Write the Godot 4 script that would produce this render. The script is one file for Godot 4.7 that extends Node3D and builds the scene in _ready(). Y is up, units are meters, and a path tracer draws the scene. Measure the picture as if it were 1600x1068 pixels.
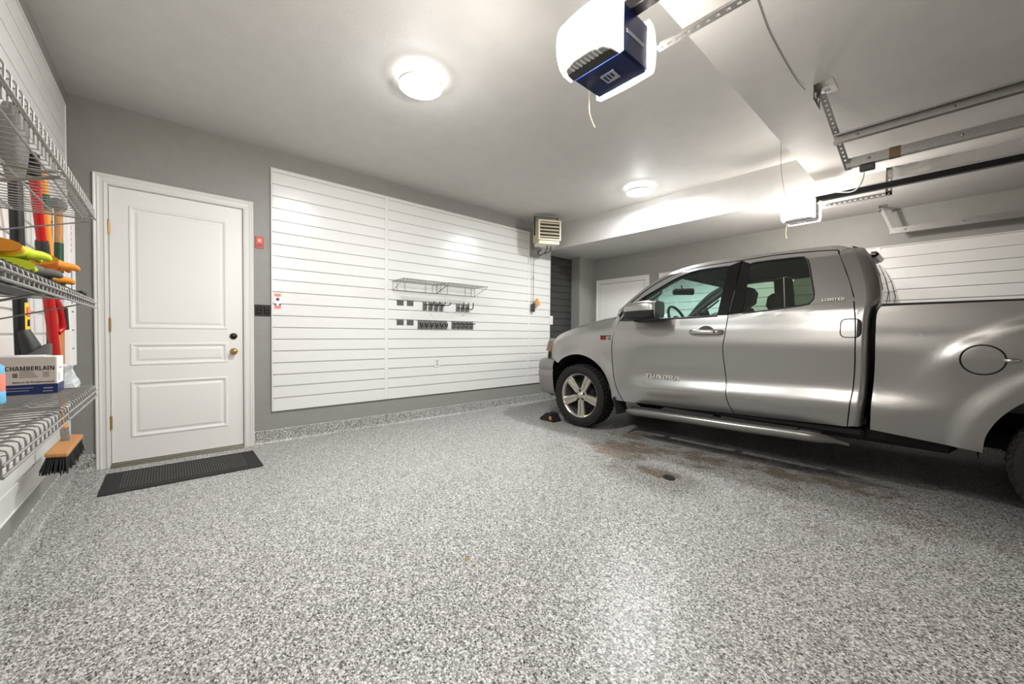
extends Node3D
# Double garage: epoxy flake floor, white slat walls, a silver pickup, wire shelves and ceiling gear.
# Axes: x runs along the back wall, z comes out of it towards the overhead doors, y is up. Metres.

const W := 6.975          # right wall
const D := 7.15           # wall with the overhead doors
const HC := 3.085         # high ceiling
const HL := 2.756         # lower ceiling by the overhead doors
const HS := 2.665         # soffit along the right wall
const XS := 5.715         # left face of the soffit, right end of the back wall
const ZL := 3.803         # edge of the lower ceiling
const TX := 5.49          # centre line of the pickup
const ZF := 1.63          # front axle
const ZR := 5.40          # rear axle

var M := {}
var used := {}
var rng := RandomNumberGenerator.new()

# ------------------------------------------------------------------ helpers
func mat(key: String, c: Color, rough := 0.6, metal := 0.0, more := {}) -> StandardMaterial3D:
	var m = StandardMaterial3D.new()
	m.resource_name = key
	m.albedo_color = c
	m.roughness = rough
	m.metallic = metal
	for k in more:
		m.set(k, more[k])
	M[key] = m
	return m

func mb() -> SurfaceTool:
	var st = SurfaceTool.new()
	st.begin(Mesh.PRIMITIVE_TRIANGLES)
	return st

func build(st: SurfaceTool, normals := true) -> ArrayMesh:
	if normals:
		st.generate_normals()
	return st.commit()

func numbered(called: String) -> String:
	if not used.has(called):
		used[called] = 0
		return called
	used[called] += 1
	return "%s_%03d" % [called, used[called]]

func obj(called: String, st: SurfaceTool, m: Material, parent: Node3D = self, world := false) -> MeshInstance3D:
	return put(called, build(st), m, parent, world)

func put(called: String, mesh: Mesh, m: Material, parent: Node3D = self, world := false) -> MeshInstance3D:
	var o = MeshInstance3D.new()
	o.mesh = mesh
	o.material_override = m
	if parent == self:
		o.name = numbered(called)
		add_child(o)
	else:
		o.name = called
		parent.add_child(o, true)
		if world:
			var p: Node3D = parent
			while p != self:
				o.position -= p.position
				p = p.get_parent()
	return o

func tag(o: Node3D, label: String, category: String, group := "") -> Node3D:
	o.set_meta("label", label)
	o.set_meta("category", category)
	if group:
		o.set_meta("group", group)
	return o

func thing(called: String, label: String, category: String, at := Vector3.ZERO, turn := 0.0, group := "") -> Node3D:
	var o = Node3D.new()
	o.name = numbered(called)
	add_child(o)
	o.position = at
	o.rotation.y = turn
	tag(o, label, category, group)
	return o

func struct(o: Node3D, label := "") -> Node3D:
	o.set_meta("kind", "structure")
	if label:
		o.set_meta("label", label)
	return o

func copy(root: Node3D, at: Vector3, turn: float, label: String, group := "") -> Node3D:
	var r: Node3D = root.duplicate()
	var base: String = root.name
	if base.length() > 4 and base[-4] == "_":
		base = base.substr(0, base.length() - 4)
	r.name = numbered(base)
	add_child(r)
	r.position = at
	r.rotation.y = turn
	r.set_meta("label", label)
	if group:
		r.set_meta("group", group)
	return r

# shapes: corners a b c d run counter-clockwise as seen from outside
func quad(st: SurfaceTool, a: Vector3, b: Vector3, c: Vector3, d: Vector3, g := -1) -> void:
	if g < 0: st.set_smooth_group(-1)
	else: st.set_smooth_group(g)
	for v in [a, c, b, a, d, c]:
		st.add_vertex(v)

func tri(st: SurfaceTool, a: Vector3, b: Vector3, c: Vector3, g := -1) -> void:
	if g < 0: st.set_smooth_group(-1)
	else: st.set_smooth_group(g)
	for v in [a, c, b]:
		st.add_vertex(v)

func bx(st: SurfaceTool, c: Vector3, s: Vector3, bev := 0.0, b := Basis.IDENTITY) -> void:
	var h = s * 0.5
	var e: float = min(bev, min(h.x, min(h.y, h.z)) * 0.95)
	if e <= 0.0:
		var p = []
		for i in 8:
			p.append(c + b * Vector3(h.x if i & 1 else -h.x, h.y if i & 2 else -h.y, h.z if i & 4 else -h.z))
		quad(st, p[0], p[4], p[6], p[2]); quad(st, p[1], p[3], p[7], p[5])
		quad(st, p[0], p[1], p[5], p[4]); quad(st, p[2], p[6], p[7], p[3])
		quad(st, p[0], p[2], p[3], p[1]); quad(st, p[4], p[5], p[7], p[6])
		return
	# chamfered box: six faces, twelve edges, eight corners
	var f = func(sx: int, sy: int, sz: int, ax: int) -> Vector3:
		var v = Vector3(sx * (h.x - (0.0 if ax == 0 else e)), sy * (h.y - (0.0 if ax == 1 else e)), sz * (h.z - (0.0 if ax == 2 else e)))
		return c + b * v
	for s1 in [-1, 1]:
		var q = [f.call(s1, -1, -1, 0), f.call(s1, -1, 1, 0), f.call(s1, 1, 1, 0), f.call(s1, 1, -1, 0)]
		if s1 < 0: quad(st, q[0], q[1], q[2], q[3])
		else: quad(st, q[3], q[2], q[1], q[0])
		q = [f.call(-1, s1, -1, 1), f.call(1, s1, -1, 1), f.call(1, s1, 1, 1), f.call(-1, s1, 1, 1)]
		if s1 < 0: quad(st, q[0], q[1], q[2], q[3])
		else: quad(st, q[3], q[2], q[1], q[0])
		q = [f.call(-1, -1, s1, 2), f.call(-1, 1, s1, 2), f.call(1, 1, s1, 2), f.call(1, -1, s1, 2)]
		if s1 < 0: quad(st, q[0], q[1], q[2], q[3])
		else: quad(st, q[3], q[2], q[1], q[0])
	for s1 in [-1, 1]:
		for s2 in [-1, 1]:
			var fl: bool = s1 * s2 > 0
			var a = [f.call(s1, s2, -1, 0), f.call(s1, s2, 1, 0), f.call(s1, s2, 1, 1), f.call(s1, s2, -1, 1)]
			if not fl: quad(st, a[0], a[1], a[2], a[3])
			else: quad(st, a[3], a[2], a[1], a[0])
			a = [f.call(s1, -1, s2, 0), f.call(s1, 1, s2, 0), f.call(s1, 1, s2, 2), f.call(s1, -1, s2, 2)]
			if fl: quad(st, a[0], a[1], a[2], a[3])
			else: quad(st, a[3], a[2], a[1], a[0])
			a = [f.call(-1, s1, s2, 1), f.call(1, s1, s2, 1), f.call(1, s1, s2, 2), f.call(-1, s1, s2, 2)]
			if not fl: quad(st, a[0], a[1], a[2], a[3])
			else: quad(st, a[3], a[2], a[1], a[0])
			for s3 in [-1, 1]:
				var t = [f.call(s1, s2, s3, 0), f.call(s1, s2, s3, 1), f.call(s1, s2, s3, 2)]
				if s1 * s2 * s3 > 0: tri(st, t[0], t[1], t[2])
				else: tri(st, t[0], t[2], t[1])

# box given by its lower and upper corner
func bb(st: SurfaceTool, a: Vector3, b: Vector3, bev := 0.0) -> void:
	bx(st, (a + b) * 0.5, (b - a).abs(), bev)

func tube(st: SurfaceTool, path: Array, r, n := 8, caps := true, flat := 1.0) -> void:
	# r: a radius or an array of radii; flat squeezes the section along its second axis
	var rings = []
	var up = Vector3.UP
	for i in path.size():
		var t: Vector3
		if i == 0: t = path[1] - path[0]
		elif i == path.size() - 1: t = path[i] - path[i - 1]
		else: t = (path[i + 1] - path[i]).normalized() + (path[i] - path[i - 1]).normalized()
		t = t.normalized()
		if i == 0:
			up = Vector3.UP if abs(t.y) < 0.9 else Vector3.RIGHT
		var x = up.cross(t).normalized()
		up = t.cross(x).normalized()
		var rr: float = r[i] if r is Array else r
		var ring = []
		for k in n:
			var a = TAU * k / n
			ring.append(path[i] + x * cos(a) * rr + up * sin(a) * rr * flat)
		rings.append(ring)
	for i in rings.size() - 1:
		for k in n:
			var k2 = (k + 1) % n
			quad(st, rings[i][k], rings[i][k2], rings[i + 1][k2], rings[i + 1][k], 1)
	if caps:
		for k in range(1, n - 1):
			tri(st, rings[0][0], rings[0][k + 1], rings[0][k])
			tri(st, rings[-1][0], rings[-1][k], rings[-1][k + 1])

# profile of (radius, height) spun round the local axis given by basis b (its y column), from the bottom up
func lathe(st: SurfaceTool, prof: Array, at: Vector3, b := Basis.IDENTITY, n := 24, smooth := true) -> void:
	for i in prof.size() - 1:
		for k in n:
			var a0 = TAU * k / n
			var a1 = TAU * (k + 1) / n
			var p0: Vector2 = prof[i]
			var p1: Vector2 = prof[i + 1]
			var v = [Vector3(cos(a0) * p0.x, p0.y, -sin(a0) * p0.x), Vector3(cos(a1) * p0.x, p0.y, -sin(a1) * p0.x), Vector3(cos(a1) * p1.x, p1.y, -sin(a1) * p1.x), Vector3(cos(a0) * p1.x, p1.y, -sin(a0) * p1.x)]
			for j in 4: v[j] = at + b * v[j]
			if p0.x < 1e-5: tri(st, v[0], v[2], v[3], 1 if smooth else -1)
			elif p1.x < 1e-5: tri(st, v[0], v[1], v[2], 1 if smooth else -1)
			else: quad(st, v[0], v[1], v[2], v[3], 1 if smooth else -1)

# flat polygon (counter-clockwise Vector2 list) pushed out along the z column of b by depth
func prism(st: SurfaceTool, poly: Array, depth: float, at: Vector3, b := Basis.IDENTITY) -> void:
	var pk = PackedVector2Array(poly)
	if not Geometry2D.is_polygon_clockwise(pk):
		pass
	else:
		pk.reverse()
	var ix = Geometry2D.triangulate_polygon(pk)
	var q = func(i: int, z: float) -> Vector3: return at + b * Vector3(pk[i].x, pk[i].y, z)
	for t in range(0, ix.size(), 3):
		var i0 = ix[t]; var i1 = ix[t + 1]; var i2 = ix[t + 2]
		if (pk[i1] - pk[i0]).cross(pk[i2] - pk[i0]) < 0:
			var sw = i1; i1 = i2; i2 = sw
		tri(st, q.call(i0, depth), q.call(i1, depth), q.call(i2, depth))
		tri(st, q.call(i0, 0.0), q.call(i2, 0.0), q.call(i1, 0.0))
	for i in pk.size():
		var j = (i + 1) % pk.size()
		quad(st, q.call(i, 0.0), q.call(j, 0.0), q.call(j, depth), q.call(i, depth))

func circle(r: float, n: int, ry := -1.0) -> Array:
	var a = []
	for k in n: a.append(Vector2(cos(TAU * k / n) * r, sin(TAU * k / n) * (r if ry < 0 else ry)))
	return a

func rrect(w: float, h: float, r: float, n := 4) -> Array:
	var a = []
	for c in 4:
		var cx = (w / 2 - r) * (1 if c == 0 or c == 3 else -1)
		var cy = (h / 2 - r) * (1 if c < 2 else -1)
		for k in n + 1:
			var t = PI / 2 * (c + float(k) / n)
			a.append(Vector2(cx + cos(t) * r, cy + sin(t) * r))
	return a

func spline(pts: Array, n: int) -> Array:
	# Catmull-Rom through pts, n + 1 points spread evenly by length
	var fine = []
	for i in pts.size() - 1:
		var p0 = pts[max(i - 1, 0)]; var p1 = pts[i]; var p2 = pts[i + 1]; var p3 = pts[min(i + 2, pts.size() - 1)]
		for k in 12:
			var t = k / 12.0
			fine.append(0.5 * ((2.0 * p1) + (p2 - p0) * t + (2.0 * p0 - 5.0 * p1 + 4.0 * p2 - p3) * t * t + (3.0 * p1 - p0 - 3.0 * p2 + p3) * t * t * t))
	fine.append(pts[-1])
	var acc = [0.0]
	for i in fine.size() - 1: acc.append(acc[-1] + (fine[i + 1] - fine[i]).length())
	var out = []
	var j = 0
	for i in n + 1:
		var s: float = acc[-1] * i / n
		while j < fine.size() - 2 and acc[j + 1] < s: j += 1
		var seg: float = acc[j + 1] - acc[j]
		out.append(fine[j].lerp(fine[j + 1], 0.0 if seg < 1e-9 else clampf((s - acc[j]) / seg, 0, 1)))
	return out

func text_mesh(s: String, size: float, depth: float, font := "Droid Sans", bold := true) -> TextMesh:
	var t = TextMesh.new()
	var f = SystemFont.new()
	f.font_names = PackedStringArray([font])
	if bold: f.font_weight = 700
	t.font = f
	t.text = s
	t.font_size = 64
	t.pixel_size = size / 64.0
	t.depth = depth
	return t

# ------------------------------------------------------------------ pictures
func flake_picture() -> ImageTexture:
	var n = 2048
	var im = Image.create(n, n, false, Image.FORMAT_RGB8)
	im.fill(Color(0.60, 0.59, 0.575))
	var tones = [Color(0.95, 0.945, 0.93), Color(0.83, 0.825, 0.81), Color(0.70, 0.695, 0.68), Color(0.55, 0.545, 0.53), Color(0.34, 0.335, 0.325), Color(0.10, 0.098, 0.095)]
	var share = [0.25, 0.47, 0.64, 0.78, 0.89, 1.0]
	rng.seed = 11
	for i in 200000:
		var t = rng.randf()
		var k = 0
		while t > share[k]: k += 1
		var w = rng.randi_range(2, 8)
		var h = rng.randi_range(2, 8)
		if k == 5:
			w = maxi(2, w - 1); h = maxi(2, h - 1)
		var x = rng.randi_range(0, n - 1)
		var y = rng.randi_range(0, n - 1)
		var c: Color = tones[k]
		im.fill_rect(Rect2i(x, y, w, h), c)
		im.fill_rect(Rect2i(x + 1, y - 1, maxi(1, w - 2), h + 2), c)
	im.generate_mipmaps()
	return ImageTexture.create_from_image(im)

func noise_tex(freq: float, lo: Color, hi: Color, sd := 1, size := 512, oct := 4) -> NoiseTexture2D:
	var f = FastNoiseLite.new()
	f.seed = sd
	f.frequency = freq
	f.fractal_octaves = oct
	var t = NoiseTexture2D.new()
	t.width = size; t.height = size
	t.seamless = true
	t.noise = f
	var g = Gradient.new()
	g.set_color(0, lo); g.set_color(1, hi)
	t.color_ramp = g
	return t

func bump_tex(freq: float, sd := 3, size := 512) -> NoiseTexture2D:
	var f = FastNoiseLite.new()
	f.seed = sd; f.frequency = freq; f.fractal_octaves = 3
	var t = NoiseTexture2D.new()
	t.width = size; t.height = size; t.seamless = true
	t.as_normal_map = true; t.bump_strength = 2.0
	t.noise = f
	return t

func materials() -> void:
	var tri_ = {"uv1_triplanar": true, "uv1_world_triplanar": true}
	var flake = flake_picture()
	mat("flake", Color(0.90, 0.90, 0.90), 0.36, 0, {"albedo_texture": flake, "uv1_triplanar": true, "uv1_world_triplanar": true, "uv1_scale": Vector3.ONE / 2.2, "normal_enabled": true, "normal_texture": bump_tex(0.09), "normal_scale": 0.16, "metallic_specular": 0.5})
	mat("wall_paint", Color(0.575, 0.572, 0.552), 0.55, 0, tri_.merged({"albedo_texture": noise_tex(0.02, Color(0.965, 0.965, 0.965), Color(1, 1, 1), 5), "uv1_scale": Vector3.ONE * 0.6, "normal_enabled": true, "normal_texture": bump_tex(0.12, 8), "normal_scale": 0.12}))
	mat("ceiling_paint", Color(0.79, 0.78, 0.765), 0.6, 0, tri_.merged({"albedo_texture": noise_tex(0.015, Color(0.97, 0.97, 0.97), Color(1, 1, 1), 6), "uv1_scale": Vector3.ONE * 0.5, "normal_enabled": true, "normal_texture": bump_tex(0.12, 8), "normal_scale": 0.08}))
	mat("white_pvc", Color(0.885, 0.882, 0.872), 0.24, 0, tri_.merged({"normal_enabled": true, "normal_texture": bump_tex(0.03, 9), "normal_scale": 0.06, "uv1_scale": Vector3(0.6, 3.0, 0.6)}))
	mat("dark_pvc", Color(0.235, 0.235, 0.23), 0.4)
	mat("white_trim", Color(0.88, 0.875, 0.86), 0.35)
	mat("door_white", Color(0.92, 0.912, 0.90), 0.4)
	mat("brass", Color(0.70, 0.57, 0.33), 0.3, 0.85)
	mat("bronze", Color(0.10, 0.095, 0.085), 0.4, 0.3)
	mat("alu", Color(0.62, 0.60, 0.55), 0.35, 0.85)
	mat("rubber", Color(0.12, 0.115, 0.11), 0.75)
	mat("rubber_rib", Color(0.27, 0.26, 0.245), 0.7)
	mat("black_plastic", Color(0.055, 0.055, 0.055), 0.42)
	mat("grey_plastic", Color(0.40, 0.395, 0.385), 0.5)
	mat("dark_grey_plastic", Color(0.20, 0.20, 0.20), 0.45)
	mat("wire_grey", Color(0.60, 0.595, 0.585), 0.4, 0.4)
	mat("galvanised", Color(0.66, 0.655, 0.64), 0.38, 0.75, tri_.merged({"albedo_texture": noise_tex(0.03, Color(0.9, 0.9, 0.9), Color(1, 1, 1), 12), "uv1_scale": Vector3.ONE * 3}))
	mat("red", Color(0.74, 0.06, 0.05), 0.35)
	mat("orange", Color(0.93, 0.56, 0.10), 0.5)
	mat("yellow", Color(0.95, 0.80, 0.10), 0.5)
	mat("lime", Color(0.78, 0.84, 0.16), 0.7)
	mat("green", Color(0.06, 0.26, 0.13), 0.5)
	mat("blue_print", Color(0.13, 0.42, 0.72), 0.5)
	mat("sky_blue", Color(0.45, 0.72, 0.88), 0.4)
	mat("salmon", Color(0.90, 0.52, 0.44), 0.4)
	mat("wood", Color(0.80, 0.58, 0.36), 0.55, 0, tri_.merged({"albedo_texture": noise_tex(0.03, Color(0.82, 0.78, 0.72), Color(1, 1, 1), 21), "uv1_scale": Vector3(8, 1, 8)}))
	mat("bristle", Color(0.03, 0.03, 0.03), 0.8)
	mat("cardboard", Color(0.85, 0.80, 0.765), 0.7)
	mat("carton_white", Color(0.92, 0.91, 0.90), 0.6)
	mat("navy", Color(0.075, 0.15, 0.36), 0.5)
	mat("ink", Color(0.08, 0.08, 0.09), 0.6)
	mat("ink_grey", Color(0.45, 0.42, 0.40), 0.6)
	mat("film", Color(0.86, 0.88, 0.88, 0.55), 0.25, 0, {"transparency": BaseMaterial3D.TRANSPARENCY_ALPHA})
	mat("leather", Color(0.83, 0.53, 0.13), 0.8)
	mat("cloth_grey", Color(0.36, 0.355, 0.34), 0.85)
	mat("heater_beige", Color(0.78, 0.74, 0.62), 0.45)
	mat("heater_dark", Color(0.10, 0.075, 0.05), 0.6)
	mat("tag_orange", Color(0.85, 0.56, 0.22), 0.7)
	mat("lamp_face", Color(0.95, 0.95, 0.95), 0.4, 0, {"emission_enabled": true, "emission": Color(1.0, 0.99, 0.975), "emission_energy_multiplier": 9.0})
	mat("lamp_ring", Color(0.86, 0.86, 0.85), 0.4)
	mat("opener_lens", Color(0.95, 0.94, 0.92), 0.35, 0, {"emission_enabled": true, "emission": Color(1.0, 0.95, 0.89), "emission_energy_multiplier": 3.0})
	mat("lens_grey", Color(0.66, 0.655, 0.65), 0.3)
	mat("opener_blue", Color(0.075, 0.14, 0.33), 0.32, 0.3)
	mat("opener_grey", Color(0.50, 0.495, 0.48), 0.4, 0.3)
	mat("rail_black", Color(0.07, 0.065, 0.06), 0.4, 0.4)
	mat("cord", Color(0.86, 0.78, 0.60), 0.7)
	mat("label_grey", Color(0.66, 0.68, 0.72), 0.5)
	mat("paper", Color(0.90, 0.90, 0.89), 0.7)
	# pickup
	mat("car_paint", Color(0.645, 0.64, 0.63), 0.30, 0.90, {"clearcoat_enabled": true, "clearcoat": 0.6, "clearcoat_roughness": 0.2})
	mat("bumper_paint", Color(0.56, 0.55, 0.53), 0.42, 0.5)
	mat("cup_grey", Color(0.34, 0.335, 0.325), 0.35, 0.7)
	mat("chrome", Color(0.80, 0.795, 0.78), 0.14, 1.0)
	mat("badge_silver", Color(0.84, 0.83, 0.81), 0.3, 0.55)
	mat("wheel_alloy", Color(0.80, 0.78, 0.74), 0.26, 0.9)
	mat("step_metal", Color(0.52, 0.515, 0.50), 0.3, 0.85)
	mat("tire", Color(0.075, 0.072, 0.068), 0.8)
	mat("gloss_black", Color(0.035, 0.034, 0.033), 0.16)
	mat("satin_black", Color(0.03, 0.03, 0.03), 0.5)
	mat("seam_black", Color(0.015, 0.015, 0.015), 0.9)
	mat("under_black", Color(0.025, 0.024, 0.022), 0.8)
	mat("cabin", Color(0.10, 0.10, 0.098), 0.75)
	mat("cabin_light", Color(0.36, 0.35, 0.33), 0.8)
	mat("seat", Color(0.07, 0.07, 0.07), 0.7)
	var solid = {"transparency": BaseMaterial3D.TRANSPARENCY_ALPHA, "refraction_enabled": true, "refraction_scale": 0.05}
	mat("glass_front", Color(0.87, 0.97, 0.945, 0.0), 0.0, 0, solid)
	mat("glass_blue", Color(0.45, 0.62, 0.85, 0.0), 0.0, 0, solid)
	mat("glass_shade", Color(0.72, 0.78, 0.70, 0.0), 0.0, 0, solid)
	mat("glass_dark", Color(0.45, 0.48, 0.45, 0.0), 0.0, 0, solid)
	mat("glass_rear", Color(0.88, 0.91, 0.88, 0.0), 0.0, 0, solid)
	mat("amber", Color(0.90, 0.50, 0.12), 0.15)
	mat("lamp_clear", Color(0.80, 0.80, 0.78), 0.1, 0.3)
	mat("brake_red", Color(0.22, 0.04, 0.03), 0.2)
	mat("mud_flap", Color(0.19, 0.185, 0.175), 0.8)
	mat("badge_red", Color(0.55, 0.10, 0.06), 0.4)
	mat("dial_white", Color(0.9, 0.9, 0.88), 0.5)
	mat("overhead_door", Color(0.80, 0.79, 0.77), 0.5)
	mat("stain", Color(0.42, 0.31, 0.19, 1.0), 0.55, 0, {"transparency": BaseMaterial3D.TRANSPARENCY_ALPHA, "vertex_color_use_as_albedo": true})
	mat("cover_iron", Color(0.20, 0.195, 0.18), 0.6, 0.3)

# ------------------------------------------------------------------ camera and light
func view_and_light() -> void:
	var cam = Camera3D.new()
	cam.name = "camera"
	cam.keep_aspect = Camera3D.KEEP_HEIGHT
	cam.fov = rad_to_deg(2.0 * atan(534.0 / 605.66))
	cam.near = 0.05
	cam.position = Vector3(0.6092, 1.1718, 4.7561)
	cam.rotation_degrees = Vector3(-1.174, -41.442, 0.467)
	add_child(cam)
	cam.current = true
	var we = WorldEnvironment.new()
	we.name = "environment"
	var e = Environment.new()
	e.background_mode = Environment.BG_COLOR
	e.background_color = Color(0.02, 0.02, 0.02)
	e.ambient_light_source = Environment.AMBIENT_SOURCE_DISABLED
	e.tonemap_mode = Environment.TONE_MAPPER_LINEAR
	e.tonemap_exposure = EXPOSURE
	e.sdfgi_enabled = true
	e.ssao_enabled = true
	e.ssil_enabled = true
	we.environment = e
	add_child(we)

const EXPOSURE := 1.35
const CEILING_LAMP := 5.2
const OPENER_LAMP := 0.75

# ------------------------------------------------------------------ the room
func room() -> void:
	var st = mb()
	# floor: the slab under garage and niche
	bb(st, Vector3(-0.2, -0.25, -0.6), Vector3(W + 0.2, 0.0, D + 0.2))
	var fl = struct(obj("floor", st, M.flake), "grey speckled epoxy flake garage floor")
	stains(fl)

	# back wall with the opening of the entry door
	st = mb()
	var t = 0.2
	bb(st, Vector3(-t, 0, -t), Vector3(0.20, HC, 0))
	bb(st, Vector3(1.19, 0, -t), Vector3(XS, HC, 0))
	bb(st, Vector3(0.20, 2.43, -t), Vector3(1.19, HC, 0))
	struct(obj("wall_back", st, M.wall_paint), "grey painted back wall")
	# niche to the right of the back wall and the wall end beyond it
	st = mb()
	bb(st, Vector3(XS - t, 0, -0.42), Vector3(W + t, HS, -0.22))
	bb(st, Vector3(6.53, 0, -0.22), Vector3(W + t, HS, 0.0))
	bb(st, Vector3(XS - t, 0, -0.22), Vector3(XS - 0.001, HS, -t))
	struct(obj("wall_niche", st, M.wall_paint), "grey wall of the niche beyond the back wall")
	st = mb()
	bb(st, Vector3(-t, 0, 0), Vector3(0, HC, D))
	struct(obj("wall_left", st, M.wall_paint), "grey painted left wall")
	st = mb()
	bb(st, Vector3(W, 0, 0.0), Vector3(W + t, HC, D))
	struct(obj("wall_right", st, M.wall_paint), "grey painted right wall behind the pickup")
	# front wall with two overhead doors, behind the viewer
	st = mb()
	bb(st, Vector3(-t, 0, D), Vector3(0.55, HC, D + t))
	bb(st, Vector3(3.75, 0, D), Vector3(4.30, HC, D + t))
	bb(st, Vector3(6.70, 0, D), Vector3(W + t, HC, D + t))
	bb(st, Vector3(0.55, 2.25, D), Vector3(3.75, HC, D + t))
	bb(st, Vector3(4.30, 2.25, D), Vector3(6.70, HC, D + t))
	struct(obj("wall_front", st, M.wall_paint), "grey wall around the overhead doors")
	for k in 2:
		var x0: float = [0.55, 4.30][k]
		var x1: float = [3.75, 6.70][k]
		var od = Node3D.new()
		od.name = "door_%d" % (3 + k)
		add_child(od)
		struct(od, "white sectional overhead garage door")
		od.position = Vector3(x0, 0, D + 0.05)
		for p in 4:
			var ps = mb()
			bb(ps, Vector3(0, p * 0.5625, 0), Vector3(x1 - x0, p * 0.5625 + 0.556, 0.05), 0.006)
			obj("panel", ps, M.overhead_door, od)

	# ceilings: high one over the left back, lower one by the overhead doors, soffit along the right wall
	st = mb()
	bb(st, Vector3(-t, HC, -t), Vector3(XS + 0.1, HC + 0.2, ZL + 0.1))
	struct(obj("ceiling", st, M.ceiling_paint), "pale high ceiling over the back of the garage")
	st = mb()
	bb(st, Vector3(-t, HL, ZL), Vector3(XS + 0.1, HC + 0.2, D + t))
	struct(obj("ceiling", st, M.ceiling_paint), "pale lower ceiling near the overhead doors")
	st = mb()
	bb(st, Vector3(XS, HS, -0.55), Vector3(W + t, HC + 0.2, D + t))
	struct(obj("ceiling", st, M.ceiling_paint), "pale boxed soffit along the right side")

	# flaked cove base
	cove("baseboard_back", Vector3(1.257, 0, 0), Vector3(XS, 0, 0), Vector3(0, 0, 1), "speckled cove base of the back wall")
	cove("baseboard_back", Vector3(0, 0, 0), Vector3(0.135, 0, 0), Vector3(0, 0, 1), "speckled cove base between left wall and door")
	cove("baseboard_left", Vector3(0, 0, D), Vector3(0, 0, 0), Vector3(1, 0, 0), "speckled cove base of the left wall")
	cove("baseboard_right", Vector3(W, 0, 1.3), Vector3(W, 0, D), Vector3(-1, 0, 0), "speckled cove base of the right wall")

	entry_door()
	side_door()

func cove(called: String, a: Vector3, b: Vector3, nrm: Vector3, lab: String) -> void:
	var c = mb()
	var h = 0.138
	var prof = [Vector2(0, 0), Vector2(0.034, 0), Vector2(0.026, 0.004), Vector2(0.018, 0.014), Vector2(0.012, 0.032), Vector2(0.010, h - 0.006), Vector2(0.007, h), Vector2(0, h)]
	for i in prof.size() - 1:
		var p: Vector2 = prof[i]
		var q: Vector2 = prof[i + 1]
		var va = a + nrm * p.x + Vector3.UP * p.y
		var vb = b + nrm * p.x + Vector3.UP * p.y
		var vc = b + nrm * q.x + Vector3.UP * q.y
		var vd = a + nrm * q.x + Vector3.UP * q.y
		quad(c, va, vb, vc, vd)
	struct(obj(called, c, M.flake), lab)

func stains(fl: Node3D) -> void:
	# brown dried puddles by the pickup: ragged patches of dirt with a grain of their own
	var f = FastNoiseLite.new()
	f.seed = 4
	f.frequency = 2.2
	f.fractal_octaves = 5
	var st = mb()
	var n = 110
	var x0 = 3.45; var z0 = 1.9; var w = 1.75; var h = 3.2
	var a = func(i: int, j: int) -> float:
		var x = x0 + w * i / n
		var z = z0 + h * j / n
		var d = 0.0
		for b in [[4.05, 2.55, 0.50, 0.42, 0.95], [3.72, 3.10, 0.15, 0.24, 1.0], [4.40, 3.15, 0.35, 0.65, 0.65], [4.55, 3.9, 0.28, 0.9, 0.6], [4.62, 2.3, 0.3, 0.25, 0.8]]:
			var q: float = 1.0 - Vector2((x - b[0]) / b[2], (z - b[1]) / b[3]).length()
			d = maxf(d, clampf(q * 1.3, 0, 1) * b[4])
		var g = f.get_noise_2d(x * 2.0, z * 1.5) * 0.9 + f.get_noise_2d(x * 9.0 + 7, z * 9.0) * 0.55
		var edge: float = minf(minf(i, n - i), minf(j, n - j)) / 6.0
		return clampf((d * 1.25 + g - 0.28) * 0.75, 0.0, 0.42) * clampf(edge, 0, 1)
	for i in n:
		for j in n:
			var c = [a.call(i, j), a.call(i, j + 1), a.call(i + 1, j + 1), a.call(i + 1, j)]
			if c.max() < 0.01: continue
			var p = [Vector2(i, j), Vector2(i, j + 1), Vector2(i + 1, j + 1), Vector2(i + 1, j)]
			st.set_smooth_group(-1)
			for k in [0, 2, 1, 0, 3, 2]:
				st.set_color(Color(0.20, 0.125, 0.06, c[k]))
				st.add_vertex(Vector3(x0 + w * p[k].x / n, 0.0012, z0 + h * p[k].y / n))
	M.stain.albedo_color = Color.WHITE
	M.stain.roughness = 0.5
	var o = obj("dirt_stain", st, M.stain, fl)
	o.set_meta("label", "brown dried dirt on the floor beside the pickup")
	st = mb()
	prism(st, [Vector2(0.018, 0.0), Vector2(0.012, 0.014), Vector2(-0.006, 0.012), Vector2(-0.022, 0.004), Vector2(-0.012, -0.012), Vector2(0.008, -0.010)], 0.0008, Vector3(1.76, 0.0004, 3.115), Basis(Vector3.RIGHT, -PI / 2))
	o = obj("dirt_spot", st, mat("tan_dirt", Color(0.62, 0.50, 0.33), 0.7), fl)
	o.set_meta("label", "small tan spot on the open floor")

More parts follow.
